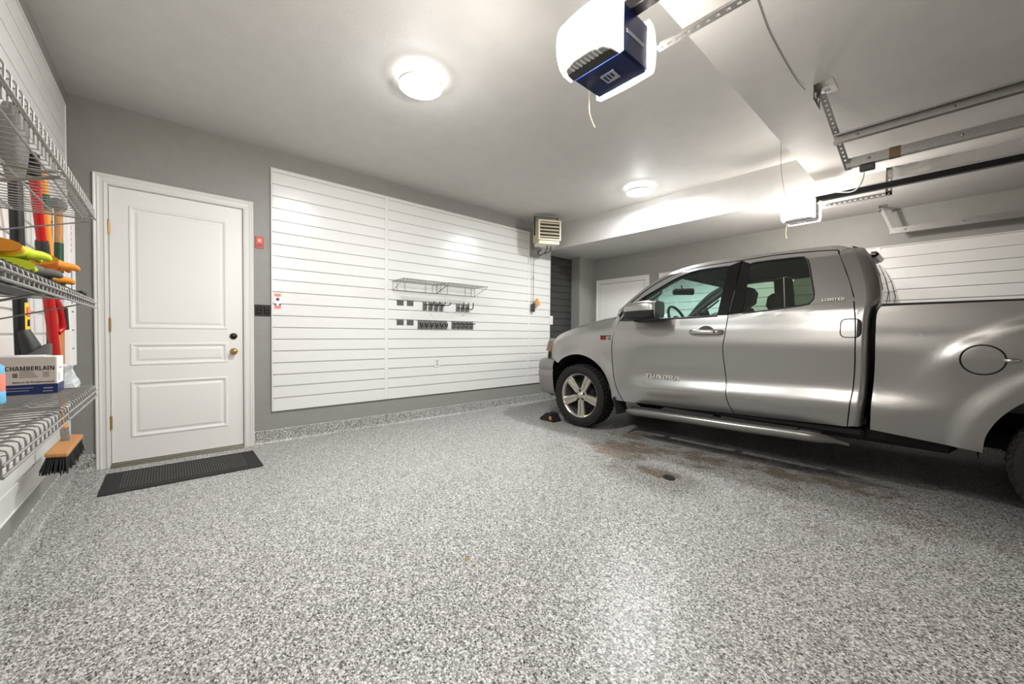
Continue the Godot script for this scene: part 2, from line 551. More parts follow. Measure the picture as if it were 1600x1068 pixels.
# slat boards from y0 up to y1, one mesh a board; x runs along the panel in its own axes, z is out of the wall
func slat_thing(called: String, label: String, at: Vector3, turn: float, length: float, y0: float, y1: float, off: float, m: Material, cols: Array, steps := []) -> Node3D:
	var t = Node3D.new()
	t.name = numbered(called)
	add_child(t)
	t.position = at
	t.rotation.y = turn
	tag(t, label, "slat wall", "slat wall panels")
	var pitch = 0.1255
	var gap = 0.013
	var th = 0.018
	var back = mb()
	for c in cols:
		var top: float = c[2] if c.size() > 2 else y1
		bb(back, Vector3(c[0], y0 + 0.002, 0.001), Vector3(c[1], top - 0.002, 0.0035))
	obj("backing", back, m, t)
	var shared = {}
	for c in cols:
		var top: float = c[2] if c.size() > 2 else y1
		var ya = y0
		var yb = off
		while ya < top - 0.004:
			var b: float = minf(yb - gap / 2, top)
			var key = "%.3f %.3f" % [c[1] - c[0], b - ya]
			if not shared.has(key):
				var s = mb()
				bb(s, Vector3(0, 0, 0.003), Vector3(c[1] - c[0], b - ya, th), 0.0025)
				shared[key] = build(s)
			var o = put("slat", shared[key], m, t)
			o.position = Vector3(c[0], ya, 0)
			ya = yb + gap / 2
			yb += pitch
	return t

func trim_strip(t: Node3D, a: Vector3, b: Vector3, m: Material) -> void:
	var s = mb()
	bb(s, a, b, 0.003)
	obj("edge_trim", s, m, t)

func slat_walls() -> void:
	# back wall: three columns, the last one lower at the top, with vertical joint strips
	var y0 = 0.34
	var y1 = 2.885
	var off = 0.466
	var x0 = 1.411
	var c = [[0.012, 2.667 - x0 - 0.024], [2.667 - x0 + 0.024, 5.160 - x0 - 0.02], [5.160 - x0 + 0.02, 5.690 - x0 - 0.012, 2.470]]
	var t = slat_thing("slat_wall_panel", "large white slat wall panel on the grey back wall", Vector3(x0, 0, 0.0), 0, 4.28, y0, y1, off, M.white_pvc, c)
	trim_strip(t, Vector3(0, y0 - 0.01, 0.001), Vector3(0.012, y1 + 0.01, 0.022), M.white_trim)
	trim_strip(t, Vector3(2.667 - x0 - 0.024, y0, 0.001), Vector3(2.667 - x0 + 0.024, y1, 0.0185), M.white_pvc)
	trim_strip(t, Vector3(5.160 - x0 - 0.02, y0, 0.001), Vector3(5.160 - x0 + 0.02, y1, 0.0185), M.white_pvc)
	trim_strip(t, Vector3(0.012, y1, 0.001), Vector3(5.160 - x0 + 0.02, y1 + 0.01, 0.022), M.white_trim)
	trim_strip(t, Vector3(0.012, y0 - 0.01, 0.001), Vector3(5.690 - x0, y0, 0.022), M.white_trim)
	trim_strip(t, Vector3(5.160 - x0 + 0.02, 2.470, 0.001), Vector3(5.690 - x0, 2.480, 0.022), M.white_trim)
	trim_strip(t, Vector3(5.690 - x0 - 0.012, y0, 0.001), Vector3(5.690 - x0, 2.47, 0.022), M.white_trim)
	# left wall
	t = slat_thing("slat_wall_panel", "white slat wall panel on the left wall behind the wire shelves", Vector3(0, 0, 4.9), PI / 2, 4.7, 0.269, 2.905, 0.395, M.white_pvc, [[0.012, 2.28], [2.328, 4.688]])
	trim_strip(t, Vector3(2.28, 0.269, 0.001), Vector3(2.328, 2.905, 0.0185), M.white_pvc)
	trim_strip(t, Vector3(0, 2.905, 0.001), Vector3(4.7, 2.915, 0.022), M.white_trim)
	trim_strip(t, Vector3(0, 0.259, 0.001), Vector3(4.7, 0.269, 0.022), M.white_trim)
	trim_strip(t, Vector3(4.688, 0.269, 0.001), Vector3(4.7, 2.905, 0.022), M.white_trim)
	# right wall, behind the pickup
	t = slat_thing("slat_wall_panel", "white slat wall panel on the right wall behind the pickup", Vector3(W, 0, 1.39), -PI / 2, 5.4, 0.34, 2.236, 0.466, M.white_pvc, [[0.012, 0.296], [0.344, 2.742], [2.79, 5.388]])
	for x in [0.296, 2.742]:
		trim_strip(t, Vector3(x, 0.34, 0.001), Vector3(x + 0.048, 2.236, 0.0185), M.white_pvc)
	trim_strip(t, Vector3(0, 2.236, 0.001), Vector3(5.4, 2.246, 0.022), M.white_trim)
	trim_strip(t, Vector3(0, 0.33, 0.001), Vector3(5.4, 0.34, 0.022), M.white_trim)
	trim_strip(t, Vector3(0, 0.34, 0.001), Vector3(0.012, 2.236, 0.022), M.white_trim)
	# niche
	t = slat_thing("slat_wall_panel", "dark grey slat wall panel in the niche right of the heater", Vector3(XS, 0, -0.22), 0, 0.815, 0.2, 2.64, 0.34, M.dark_pvc, [[0.0, 0.802]])
	trim_strip(t, Vector3(0.802, 0.2, 0.001), Vector3(0.814, 2.64, 0.022), M.black_plastic)

# one casing leg with a stepped profile
func casing(st: SurfaceTool, a: Vector3, b: Vector3, out: Vector3, nrm: Vector3, w: float) -> void:
	# a to b runs along the inner edge; out points away from the opening
	var prof = [Vector2(0, 0.0), Vector2(0, 0.016), Vector2(0.018, 0.020), Vector2(0.024, 0.013), Vector2(0.045, 0.015), Vector2(0.058, 0.022), Vector2(0.064, 0.016), Vector2(w - 0.006, 0.022), Vector2(w, 0.018), Vector2(w, 0.0)]
	for i in prof.size() - 1:
		var p: Vector2 = prof[i]
		var q: Vector2 = prof[i + 1]
		var m0 = (b - a).normalized()
		var a0 = a + out * p.x + nrm * p.y
		var a1 = a + out * q.x + nrm * q.y
		var b0 = b + (m0 * p.x if b.y > 1.0 else Vector3.ZERO) + out * p.x + nrm * p.y
		var b1 = b + (m0 * q.x if b.y > 1.0 else Vector3.ZERO) + out * q.x + nrm * q.y
		if abs(m0.y) < 0.5:
			a0 -= m0 * p.x; a1 -= m0 * q.x
		if m0.cross(out).dot(nrm) > 0: quad(st, a0, b0, b1, a1)
		else: quad(st, a1, b1, b0, a0)

# raised moulding round a sunk panel on a face at z
func panel_mould(st: SurfaceTool, x0: float, x1: float, y0: float, y1: float, z: float) -> void:
	var steps = [Vector2(0, 0), Vector2(0.008, 0.007), Vector2(0.02, 0.006), Vector2(0.032, -0.004), Vector2(0.042, -0.0045), Vector2(0.06, 0.0025)]
	for i in steps.size() - 1:
		var p: Vector2 = steps[i]
		var q: Vector2 = steps[i + 1]
		var o = [Vector3(x0 + p.x, y0 + p.x, z + p.y), Vector3(x1 - p.x, y0 + p.x, z + p.y), Vector3(x1 - p.x, y1 - p.x, z + p.y), Vector3(x0 + p.x, y1 - p.x, z + p.y)]
		var n = [Vector3(x0 + q.x, y0 + q.x, z + q.y), Vector3(x1 - q.x, y0 + q.x, z + q.y), Vector3(x1 - q.x, y1 - q.x, z + q.y), Vector3(x0 + q.x, y1 - q.x, z + q.y)]
		for k in 4:
			quad(st, o[k], o[(k + 1) % 4], n[(k + 1) % 4], n[k])
	var e: float = steps[-1].x
	var zz: float = z + steps[-1].y
	quad(st, Vector3(x0 + e, y0 + e, zz), Vector3(x1 - e, y0 + e, zz), Vector3(x1 - e, y1 - e, zz), Vector3(x0 + e, y1 - e, zz))

func entry_door() -> void:
	var d = Node3D.new()
	d.name = "door_1"
	add_child(d)
	d.position = Vector3(0.225, 0, 0)
	struct(d, "white three-panel entry door with brass knob")
	var x0 = 0.228; var x1 = 1.163; var y0 = 0.03; var y1 = 2.402; var zf = -0.006
	# slab face as a grid with holes for the panels
	var st = mb()
	var hol = [[0.352, 1.043, 1.193, 2.263], [0.347, 1.039, 0.865, 1.066], [0.343, 1.041, 0.231, 0.730]]
	quad(st, Vector3(x0, y0, zf), Vector3(0.345, y0, zf), Vector3(0.345, y1, zf), Vector3(x0, y1, zf))
	quad(st, Vector3(1.041, y0, zf), Vector3(x1, y0, zf), Vector3(x1, y1, zf), Vector3(1.041, y1, zf))
	var ys = [y0, 0.231, 0.730, 0.865, 1.066, 1.193, 2.263, y1]
	for i in [0, 2, 4, 6]:
		quad(st, Vector3(0.345, ys[i], zf), Vector3(1.041, ys[i], zf), Vector3(1.041, ys[i + 1], zf), Vector3(0.345, ys[i + 1], zf))
	quad(st, Vector3(x0, y0, zf - 0.044), Vector3(x0, y1, zf - 0.044), Vector3(x1, y1, zf - 0.044), Vector3(x1, y0, zf - 0.044))
	quad(st, Vector3(x0, y0, zf), Vector3(x0, y1, zf), Vector3(x0, y1, zf - 0.044), Vector3(x0, y0, zf - 0.044))
	quad(st, Vector3(x1, y0, zf), Vector3(x1, y0, zf - 0.044), Vector3(x1, y1, zf - 0.044), Vector3(x1, y1, zf))
	quad(st, Vector3(x0, y1, zf), Vector3(x1, y1, zf), Vector3(x1, y1, zf - 0.044), Vector3(x0, y1, zf - 0.044))
	var slab = obj("door_slab", st, M.door_white, d, true)
	for h in hol:
		var s = mb()
		panel_mould(s, 0.345, 1.041, h[2], h[3], zf)
		var o = obj("panel", s, M.door_white, slab)
	# jamb and casing
	st = mb()
	bb(st, Vector3(0.20, 0.0, -0.16), Vector3(0.2245, 2.43, -0.001))
	bb(st, Vector3(1.1665, 0.0, -0.16), Vector3(1.19, 2.43, -0.001))
	bb(st, Vector3(0.2245, 2.4055, -0.16), Vector3(1.1665, 2.43, -0.001))
	bb(st, Vector3(0.2245, 0.0, -0.16), Vector3(0.24, 2.4055, -0.052))
	bb(st, Vector3(1.151, 0.0, -0.16), Vector3(1.1665, 2.4055, -0.052))
	obj("jamb", st, M.white_trim, d, true)
	st = mb()
	casing(st, Vector3(0.219, 0, 0), Vector3(0.219, 2.411, 0), Vector3(-1, 0, 0), Vector3(0, 0, 1), 0.084)
	casing(st, Vector3(1.173, 0, 0), Vector3(1.173, 2.411, 0), Vector3(1, 0, 0), Vector3(0, 0, 1), 0.084)
	casing(st, Vector3(0.219, 2.411, 0), Vector3(1.173, 2.411, 0), Vector3(0, 1, 0), Vector3(0, 0, 1), 0.084)
	obj("door_casing", st, M.white_trim, d, true)
	# sill
	st = mb()
	bb(st, Vector3(0.2245, 0.0, -0.16), Vector3(1.1665, 0.026, 0.018), 0.006)
	bb(st, Vector3(0.2245, 0.0, 0.018), Vector3(1.1665, 0.013, 0.045), 0.005)
	obj("sill", st, M.alu, d, true)
	for y in [2.054, 1.222, 0.38]:
		st = mb()
		tube(st, [Vector3(0.226, y - 0.058, 0.004), Vector3(0.226, y + 0.058, 0.004)], 0.0075, 10)
		bb(st, Vector3(0.2285, y - 0.052, -0.007), Vector3(0.2335, y + 0.052, 0.0))
		tube(st, [Vector3(0.226, y + 0.058, 0.004), Vector3(0.226, y + 0.066, 0.004)], [0.006, 0.003], 8)
		obj("hinge", st, M.brass, d, true)
	var face = Basis(Vector3.RIGHT, PI / 2)
	st = mb()
	lathe(st, [Vector2(0.0, 0.0), Vector2(0.033, 0.0), Vector2(0.033, 0.004), Vector2(0.026, 0.010), Vector2(0.013, 0.012), Vector2(0.012, 0.030), Vector2(0.022, 0.036), Vector2(0.028, 0.048), Vector2(0.026, 0.060), Vector2(0.016, 0.067), Vector2(0, 0.068)], Vector3(1.090, 0.975, zf), face, 24)
	obj("door_knob", st, M.brass, d, true)
	st = mb()
	lathe(st, [Vector2(0, 0), Vector2(0.031, 0.0), Vector2(0.031, 0.010), Vector2(0.026, 0.017), Vector2(0, 0.018)], Vector3(1.088, 1.128, zf), face, 24)
	bb(st, Vector3(1.072, 1.122, zf + 0.016), Vector3(1.104, 1.134, zf + 0.026), 0.003)
	obj("deadbolt", st, M.bronze, d, true)
	st = mb()
	bb(st, Vector3(1.1640, 0.93, -0.03), Vector3(1.1662, 1.02, -0.004))
	obj("strike_plate", st, M.brass, d, true)
	# dark of the house side, closing the opening
	st = mb()
	bb(st, Vector3(0.20, 0, -0.2), Vector3(1.19, 2.43, -0.17))
	obj("door_backing", st, M.bronze, d, true)

func side_door() -> void:
	var d = Node3D.new()
	d.name = "door_2"
	add_child(d)
	d.position = Vector3(W, 0, 0.16)
	struct(d, "white door with white casing in the right wall")
	var st = mb()
	var nrm = Vector3(-1, 0, 0)
	casing(st, Vector3(W, 0, 0.165), Vector3(W, 2.16, 0.165), Vector3(0, 0, -1), nrm, 0.084)
	casing(st, Vector3(W, 0, 1.12), Vector3(W, 2.16, 1.12), Vector3(0, 0, 1), nrm, 0.084)
	casing(st, Vector3(W, 2.16, 0.165), Vector3(W, 2.16, 1.12), Vector3(0, 1, 0), nrm, 0.084)
	obj("door_casing", st, M.white_trim, d, true)
	st = mb()
	bb(st, Vector3(W - 0.004, 0.02, 0.172), Vector3(W + 0.0, 2.152, 1.113))
	obj("door_slab", st, M.door_white, d, true)
	st = mb()
	lathe(st, [Vector2(0, 0), Vector2(0.03, 0), Vector2(0.012, 0.012), Vector2(0.012, 0.03), Vector2(0.027, 0.045), Vector2(0.02, 0.064), Vector2(0, 0.066)], Vector3(W - 0.004, 0.96, 1.04), Basis(Vector3.FORWARD, -PI / 2), 20)
	obj("door_knob", st, M.brass, d, true)

# ------------------------------------------------------------------ ceiling gear
func ceiling_lamp(at: Vector3, label: String) -> void:
	var t = thing("ceiling_light", label, "ceiling light", at, 0, "round ceiling lights")
	var st = mb()
	lathe(st, [Vector2(0.135, -0.036), Vector2(0.135, 0.0), Vector2(0, 0.0)], Vector3.ZERO, Basis.IDENTITY, 40, false)
	obj("mount", st, M.lamp_ring, t)
	st = mb()
	lathe(st, [Vector2(0.150, -0.050), Vector2(0.150, -0.036), Vector2(0.135, -0.036)], Vector3.ZERO, Basis.IDENTITY, 40, false)
	obj("glow_band", st, M.lamp_face, t)
	st = mb()
	lathe(st, [Vector2(0.158, -0.074), Vector2(0.160, -0.070), Vector2(0.160, -0.054), Vector2(0.156, -0.050), Vector2(0.142, -0.050)], Vector3.ZERO, Basis.IDENTITY, 40, false)
	obj("rim", st, M.lamp_ring, t)
	st = mb()
	lathe(st, [Vector2(0, -0.088), Vector2(0.06, -0.087), Vector2(0.11, -0.084), Vector2(0.145, -0.079), Vector2(0.158, -0.074), Vector2(0.15, -0.06), Vector2(0, -0.058)], Vector3.ZERO, Basis.IDENTITY, 40)
	obj("diffuser", st, M.lamp_face, t)
	var l = AreaLight3D.new()
	l.name = "lamp"
	l.light_color = Color(0.985, 1.0, 1.0)
	l.light_energy = CEILING_LAMP
	l.area_size = Vector2(0.21, 0.21)
	l.area_range = 14.0
	l.area_attenuation = 2.0
	l.shadow_enabled = true
	l.position = Vector3(0, -0.092, 0)
	l.rotation.x = -PI / 2
	t.add_child(l)
	var side = OmniLight3D.new()
	side.name = "side_glow"
	side.light_color = Color(0.985, 1.0, 1.0)
	side.light_energy = CEILING_LAMP * 0.055
	side.light_size = 0.08
	side.omni_range = 14.0
	side.omni_attenuation = 2.0
	side.shadow_enabled = true
	side.position = Vector3(0, -0.10, 0)
	t.add_child(side)

func opener(called: String, at: Vector3, label: String, blue: bool, rail_to: float) -> void:
	# at: centre of the underside; the rail leaves towards +z
	var t = thing(called, label, "garage opener", at, 0, "overhead door openers")
	var hw = 0.10; var h = 0.20 if blue else 0.165; var z0 = -0.13; var z1 = 0.125
	var body: Material = M.opener_blue if blue else M.opener_grey
	var st = mb()
	bb(st, Vector3(-hw, 0.0, z0), Vector3(hw, h, z1), 0.01)
	obj("housing", st, body, t)
	st = mb()
	bb(st, Vector3(-0.03, -0.004, -0.03), Vector3(0.03, 0.0015, 0.035))
	obj("label_plate", st, M.label_grey, t)
	st = mb()
	for k in 3:
		bb(st, Vector3(-0.022, -0.0055, -0.02 + k * 0.017), Vector3(0.018 - k * 0.006, -0.0035, -0.012 + k * 0.017))
	obj("label_print", st, M.opener_blue, t)
	# translucent light covers bulging out of both sides
	for s in [-1, 1]:
		st = mb()
		var deep = 0.12 if s < 0 else 0.075
		var na = 10
		var nz = 8
		var g = []
		for i in na + 1:
			var row = []
			var a = PI * i / na
			for j in nz + 1:
				var q = float(j) / nz
				var bulge = 0.82 + 0.18 * sin(PI * q)
				var w = pow(maxf(sin(a), 0.0), 0.55)
				row.append(Vector3(s * (hw - 0.004 + deep * w * bulge), h * 0.55 - cos(a) * (h * 0.56), lerpf(z0 - 0.01, z1 + 0.004, q)))
			g.append(row)
		for i in na:
			for j in nz:
				if s < 0: quad(st, g[i][j], g[i][j + 1], g[i + 1][j + 1], g[i + 1][j], 1)
				else: quad(st, g[i][j + 1], g[i][j], g[i + 1][j], g[i + 1][j + 1], 1)
		for i in na:
			for e in [0, nz]:
				var c = Vector3(s * (hw - 0.004), h * 0.55, g[0][e].z)
				tri(st, c, g[i][e], g[i + 1][e])
		obj("light_cover", st, M.opener_lens, t)
		st = mb()
		bb(st, Vector3(s * hw, h * 0.93, z0 + 0.01), Vector3(s * (hw + deep * 0.72), h * 0.945, z1 - 0.01))
		obj("lamp_reflector", st, M.lamp_ring, t)
		var l = OmniLight3D.new()
		l.name = "bulb"
		l.light_color = Color(1.0, 0.972, 0.945)
		l.light_energy = OPENER_LAMP * ((2.5 if s < 0 else 0.75) if blue else (0.35 if s < 0 else 1.55))
		l.light_size = 0.05
		l.omni_range = 14.0
		l.omni_attenuation = 2.0
		l.shadow_enabled = true
		l.position = Vector3(s * (hw + deep * 0.5), h * 0.3, 0.0)
		t.add_child(l, true)
	# clear lower lens of the left cover
	st = mb()
	prism(st, [Vector2(-0.104, z0 + 0.012), Vector2(-0.104, z1 - 0.012), Vector2(-0.150, z1 - 0.02), Vector2(-0.158, z1 - 0.06), Vector2(-0.158, z0 + 0.06), Vector2(-0.150, z0 + 0.02)], 0.006, Vector3(0, -0.004, 0), Basis(Vector3.RIGHT, Vector3.BACK, Vector3.DOWN))
	obj("lens_frame", st, M.dark_grey_plastic, t)
	st = mb()
	prism(st, [Vector2(-0.150, z0 + 0.02), Vector2(-0.158, z0 + 0.06), Vector2(-0.158, z1 - 0.06), Vector2(-0.150, z1 - 0.02), Vector2(-0.178, z1 - 0.035), Vector2(-0.196, z1 - 0.09), Vector2(-0.196, z0 + 0.09), Vector2(-0.178, z0 + 0.035)], 0.006, Vector3(0, -0.004, 0), Basis(Vector3.RIGHT, Vector3.BACK, Vector3.DOWN))
	obj("clear_lens", st, M.lens_grey, t)
	for k in 8:
		var rb = mb()
		bb(rb, Vector3(-0.19, -0.0125, z0 + 0.055 + k * 0.02), Vector3(-0.155, -0.0095, z0 + 0.064 + k * 0.02))
		obj("lens_rib", rb, M.dial_white, t)
	# end cap writing strip
	st = mb()
	bb(st, Vector3(-0.07, 0.085, z1 + 0.0005), Vector3(0.06, 0.10, z1 + 0.0025))
	obj("end_print", st, M.label_grey, t)
	# drive rail
	st = mb()
	bb(st, Vector3(-0.028, h + 0.005, z1 - 0.16), Vector3(0.028, h + 0.055, rail_to - at.z), 0.004)
	bb(st, Vector3(-0.045, h + 0.0, z1 - 0.17), Vector3(0.045, h + 0.02, z1 - 0.02), 0.004)
	obj("drive_rail", st, M.rail_black, t)
	# release cord
	st = mb()
	var pts = [Vector3(0.045, 0.02, -0.135)]
	pts = spline([Vector3(0.04, 0.03, -0.14), Vector3(0.042, -0.03, -0.143), Vector3(0.055, -0.075, -0.15), Vector3(0.085, -0.105, -0.155), Vector3(0.10, -0.125, -0.152)], 12)
	tube(st, pts, 0.0022, 6)
	obj("antenna_wire", st, M.cord, t)

# perforated steel angle from a to b; side gives the second leg
func perforated(st: SurfaceTool, holes: SurfaceTool, a: Vector3, b: Vector3, leg1: Vector3, leg2: Vector3, w := 0.034, step := 0.032) -> void:
	var dir = (b - a).normalized()
	var length = (b - a).length()
	for l in [leg1, leg2]:
		var other: Vector3 = leg2 if l == leg1 else leg1
		# the leg is a strip with slots: two edge bars and the bridges between the slots
		var n = int(length / step)
		var bs = Basis(dir, l, dir.cross(l)).orthonormalized()
		bx(st, a + dir * length / 2 + l * w * 0.17, Vector3(length, w * 0.34, 0.003), 0, bs)
		bx(st, a + dir * length / 2 + l * w * 0.83, Vector3(length, w * 0.34, 0.003), 0, bs)
		for k in n + 1:
			var s: float = clampf(k * length / maxf(n, 1), step * 0.28, length - step * 0.28)
			bx(st, a + dir * s + l * w * 0.5, Vector3(step * 0.56, w * 0.33, 0.003), 0, bs)

func door_track(called: String, label: String, a: Vector3, z_end: float, face: float) -> void:
	# C-shaped steel channel running along z, open towards face (-1 or 1 in x)
	var t = thing(called, label, "track", a, 0, "overhead door tracks")
	var st = mb()
	var len = z_end - a.z
	var h = 0.062; var d = 0.034; var th = 0.003
	bb(st, Vector3(-face * d - th, -h / 2, 0), Vector3(-face * d, h / 2, len))
	bb(st, Vector3(-face * d, h / 2 - th, 0), Vector3(0, h / 2, len))
	bb(st, Vector3(-face * d, -h / 2, 0), Vector3(0, -h / 2 + th, len))
	bb(st, Vector3(-th * 0.5, h / 2 - 0.012, 0), Vector3(th * 0.5, h / 2, len))
	bb(st, Vector3(-th * 0.5, -h / 2, 0), Vector3(th * 0.5, -h / 2 + 0.012, len))
	obj("channel", st, M.galvanised, t)
	for k in 3:
		st = mb()
		lathe(st, [Vector2(0, 0), Vector2(0.009, 0.0), Vector2(0.009, 0.005), Vector2(0, 0.007)], Vector3(-face * d - th * (1 if face > 0 else 0), 0.0, 0.12 + k * 0.42), Basis(Vector3.FORWARD, -PI / 2), 8)
		obj("bolt", st, M.galvanised, t)

func overhead() -> void:
	ceiling_lamp(Vector3(2.03, HC, 2.09), "round white ceiling light nearest the entry door")
	ceiling_lamp(Vector3(5.17, HC, 2.05), "round white ceiling light beside the soffit")
	opener("garage_opener", Vector3(2.06, 2.30, 3.745), "blue garage door opener with glowing white light covers", true, D - 0.1)
	opener("garage_opener", Vector3(5.47, 2.345, 3.72), "grey garage door opener with glowing cover above the pickup", false, D - 0.1)
	# hangers: perforated angles that carry the openers from the lower ceiling
	for k in 2:
		var x: float = [2.31, 5.70][k]
		var y: float = [2.475, 2.50][k]
		var t = thing("opener_hanger", ["perforated steel angle holding the blue opener", "perforated steel angle holding the opener above the pickup"][k], "bracket", Vector3(x, y, 3.86), 0, "perforated hangers")
		var st = mb()
		var no = mb()
		perforated(st, no, Vector3(0, 0, -0.02), Vector3(0, 0, 0.50), Vector3(-1, 0, 0), Vector3(0, 1, 0), 0.042, 0.038)
		obj("strut", st, M.galvanised, t)
		st = mb()
		perforated(st, no, Vector3(0.0, 0.0, 0.46), Vector3(0.0, HL - y, 0.46), Vector3(-1, 0, 0), Vector3(0, 0, 1), 0.042, 0.038)
		obj("drop_strap", st, M.galvanised, t)
	# tracks and the bracket that carries the middle pair
	door_track("overhead_door_track", "left of the two galvanised tracks between the bays", Vector3(3.985, 2.505, 4.20), D - 0.25, -1)
	door_track("overhead_door_track", "right of the two galvanised tracks between the bays, with brown tape", Vector3(4.27, 2.405, 4.235), D - 0.25, 1)
	door_track("overhead_door_track", "galvanised track close to the right wall above the slat panel", Vector3(6.72, 2.36, 4.275), D - 0.25, 1)
	var t2: Node3D = get_node("overhead_door_track_001")
	var st = mb()
	bb(st, Vector3(-0.039, -0.034, 0.22), Vector3(-0.001, 0.034, 0.275))
	obj("tape", st, mat("tape_brown", Color(0.42, 0.34, 0.22), 0.7), t2)
	st = mb()
	bb(st, Vector3(-0.03, -0.075, 0.07), Vector3(0.01, -0.033, 0.15), 0.004)
	obj("sensor", st, M.dark_grey_plastic, t2)
	var t = thing("track_bracket", "perforated steel bracket hanging the middle tracks from the ceiling", "bracket", Vector3(3.72, HL, 4.15), 0, "track brackets")
	st = mb()
	var no = mb()
	perforated(st, no, Vector3(-0.06, 0, 0.0), Vector3(0.12, 0, 0.0), Vector3(0, -1, 0), Vector3(0, 0, 1), 0.095, 0.06)
	obj("ceiling_angle", st, M.galvanised, t)
	st = mb()
	perforated(st, no, Vector3(0.04, -0.03, 0.01), Vector3(0.56, -0.385, 0.075), Vector3(0.52, 0.85, 0).normalized(), Vector3(0, 0, 1), 0.036, 0.034)
	obj("strap", st, M.galvanised, t)
	for p in [Vector3(-0.01, -0.035, 0.003), Vector3(0.06, -0.035, 0.003), Vector3(0.28, -0.18, 0.05), Vector3(0.53, -0.35, 0.085)]:
		st = mb()
		lathe(st, [Vector2(0, 0), Vector2(0.011, 0), Vector2(0.011, 0.008), Vector2(0, 0.009)], p, Basis(Vector3.RIGHT, PI / 2), 6, false)
		obj("bolt", st, M.galvanised, t)
	t = thing("track_bracket", "small perforated bracket holding the track by the right wall", "bracket", Vector3(6.70, HS, 4.18), 0, "track brackets")
	st = mb()
	perforated(st, no, Vector3(-0.05, 0, 0.0), Vector3(0.06, 0, 0.0), Vector3(0, -1, 0), Vector3(0, 0, 1), 0.07, 0.045)
	obj("ceiling_angle", st, M.galvanised, t)
	st = mb()
	perforated(st, no, Vector3(0.0, -0.03, 0.004), Vector3(0.03, -0.315, 0.105), Vector3(1, 0, 0), Vector3(0, 0.35, 0.93).normalized(), 0.022, 0.034)
	obj("strap", st, M.galvanised, t)
	# thin low-voltage wires stapled along the ceiling
	st = mb()
	tube(st, spline([Vector3(2.50, HL - 0.003, 4.14), Vector3(2.71, HL - 0.004, 4.119), Vector3(2.93, HL - 0.004, 4.099), Vector3(3.12, HL - 0.004, 4.093), Vector3(3.35, HL - 0.004, 4.09), Vector3(3.55, HL - 0.005, 4.093), Vector3(3.66, HL - 0.012, 4.107)], 24), 0.0018, 5)
	tag(obj("bell_wire", st, M.grey_plastic), "thin wire stapled to the lower ceiling beside the bracket", "wire", "opener wires")
	st = mb()
	tube(st, spline([Vector3(4.93, HC - 0.003, 3.66), Vector3(4.935, 2.86, 3.66), Vector3(5.0, 2.70, 3.655), Vector3(5.25, 2.53, 3.63)], 16), 0.0022, 5)
	tag(obj("bell_wire", st, M.grey_plastic), "thin wire dropping from the high ceiling to the opener above the pickup", "wire", "opener wires")
	st = mb()
	tube(st, spline([Vector3(4.262, 2.322, 4.33), Vector3(4.35, 2.27, 4.30), Vector3(4.7, 2.33, 4.2), Vector3(5.1, 2.48, 4.0), Vector3(5.42, 2.56, 3.86)], 24), 0.005, 6)
	tag(obj("bell_wire", st, M.paper), "pale cable looping from the track sensor to the opener", "wire", "opener wires")
	heater()

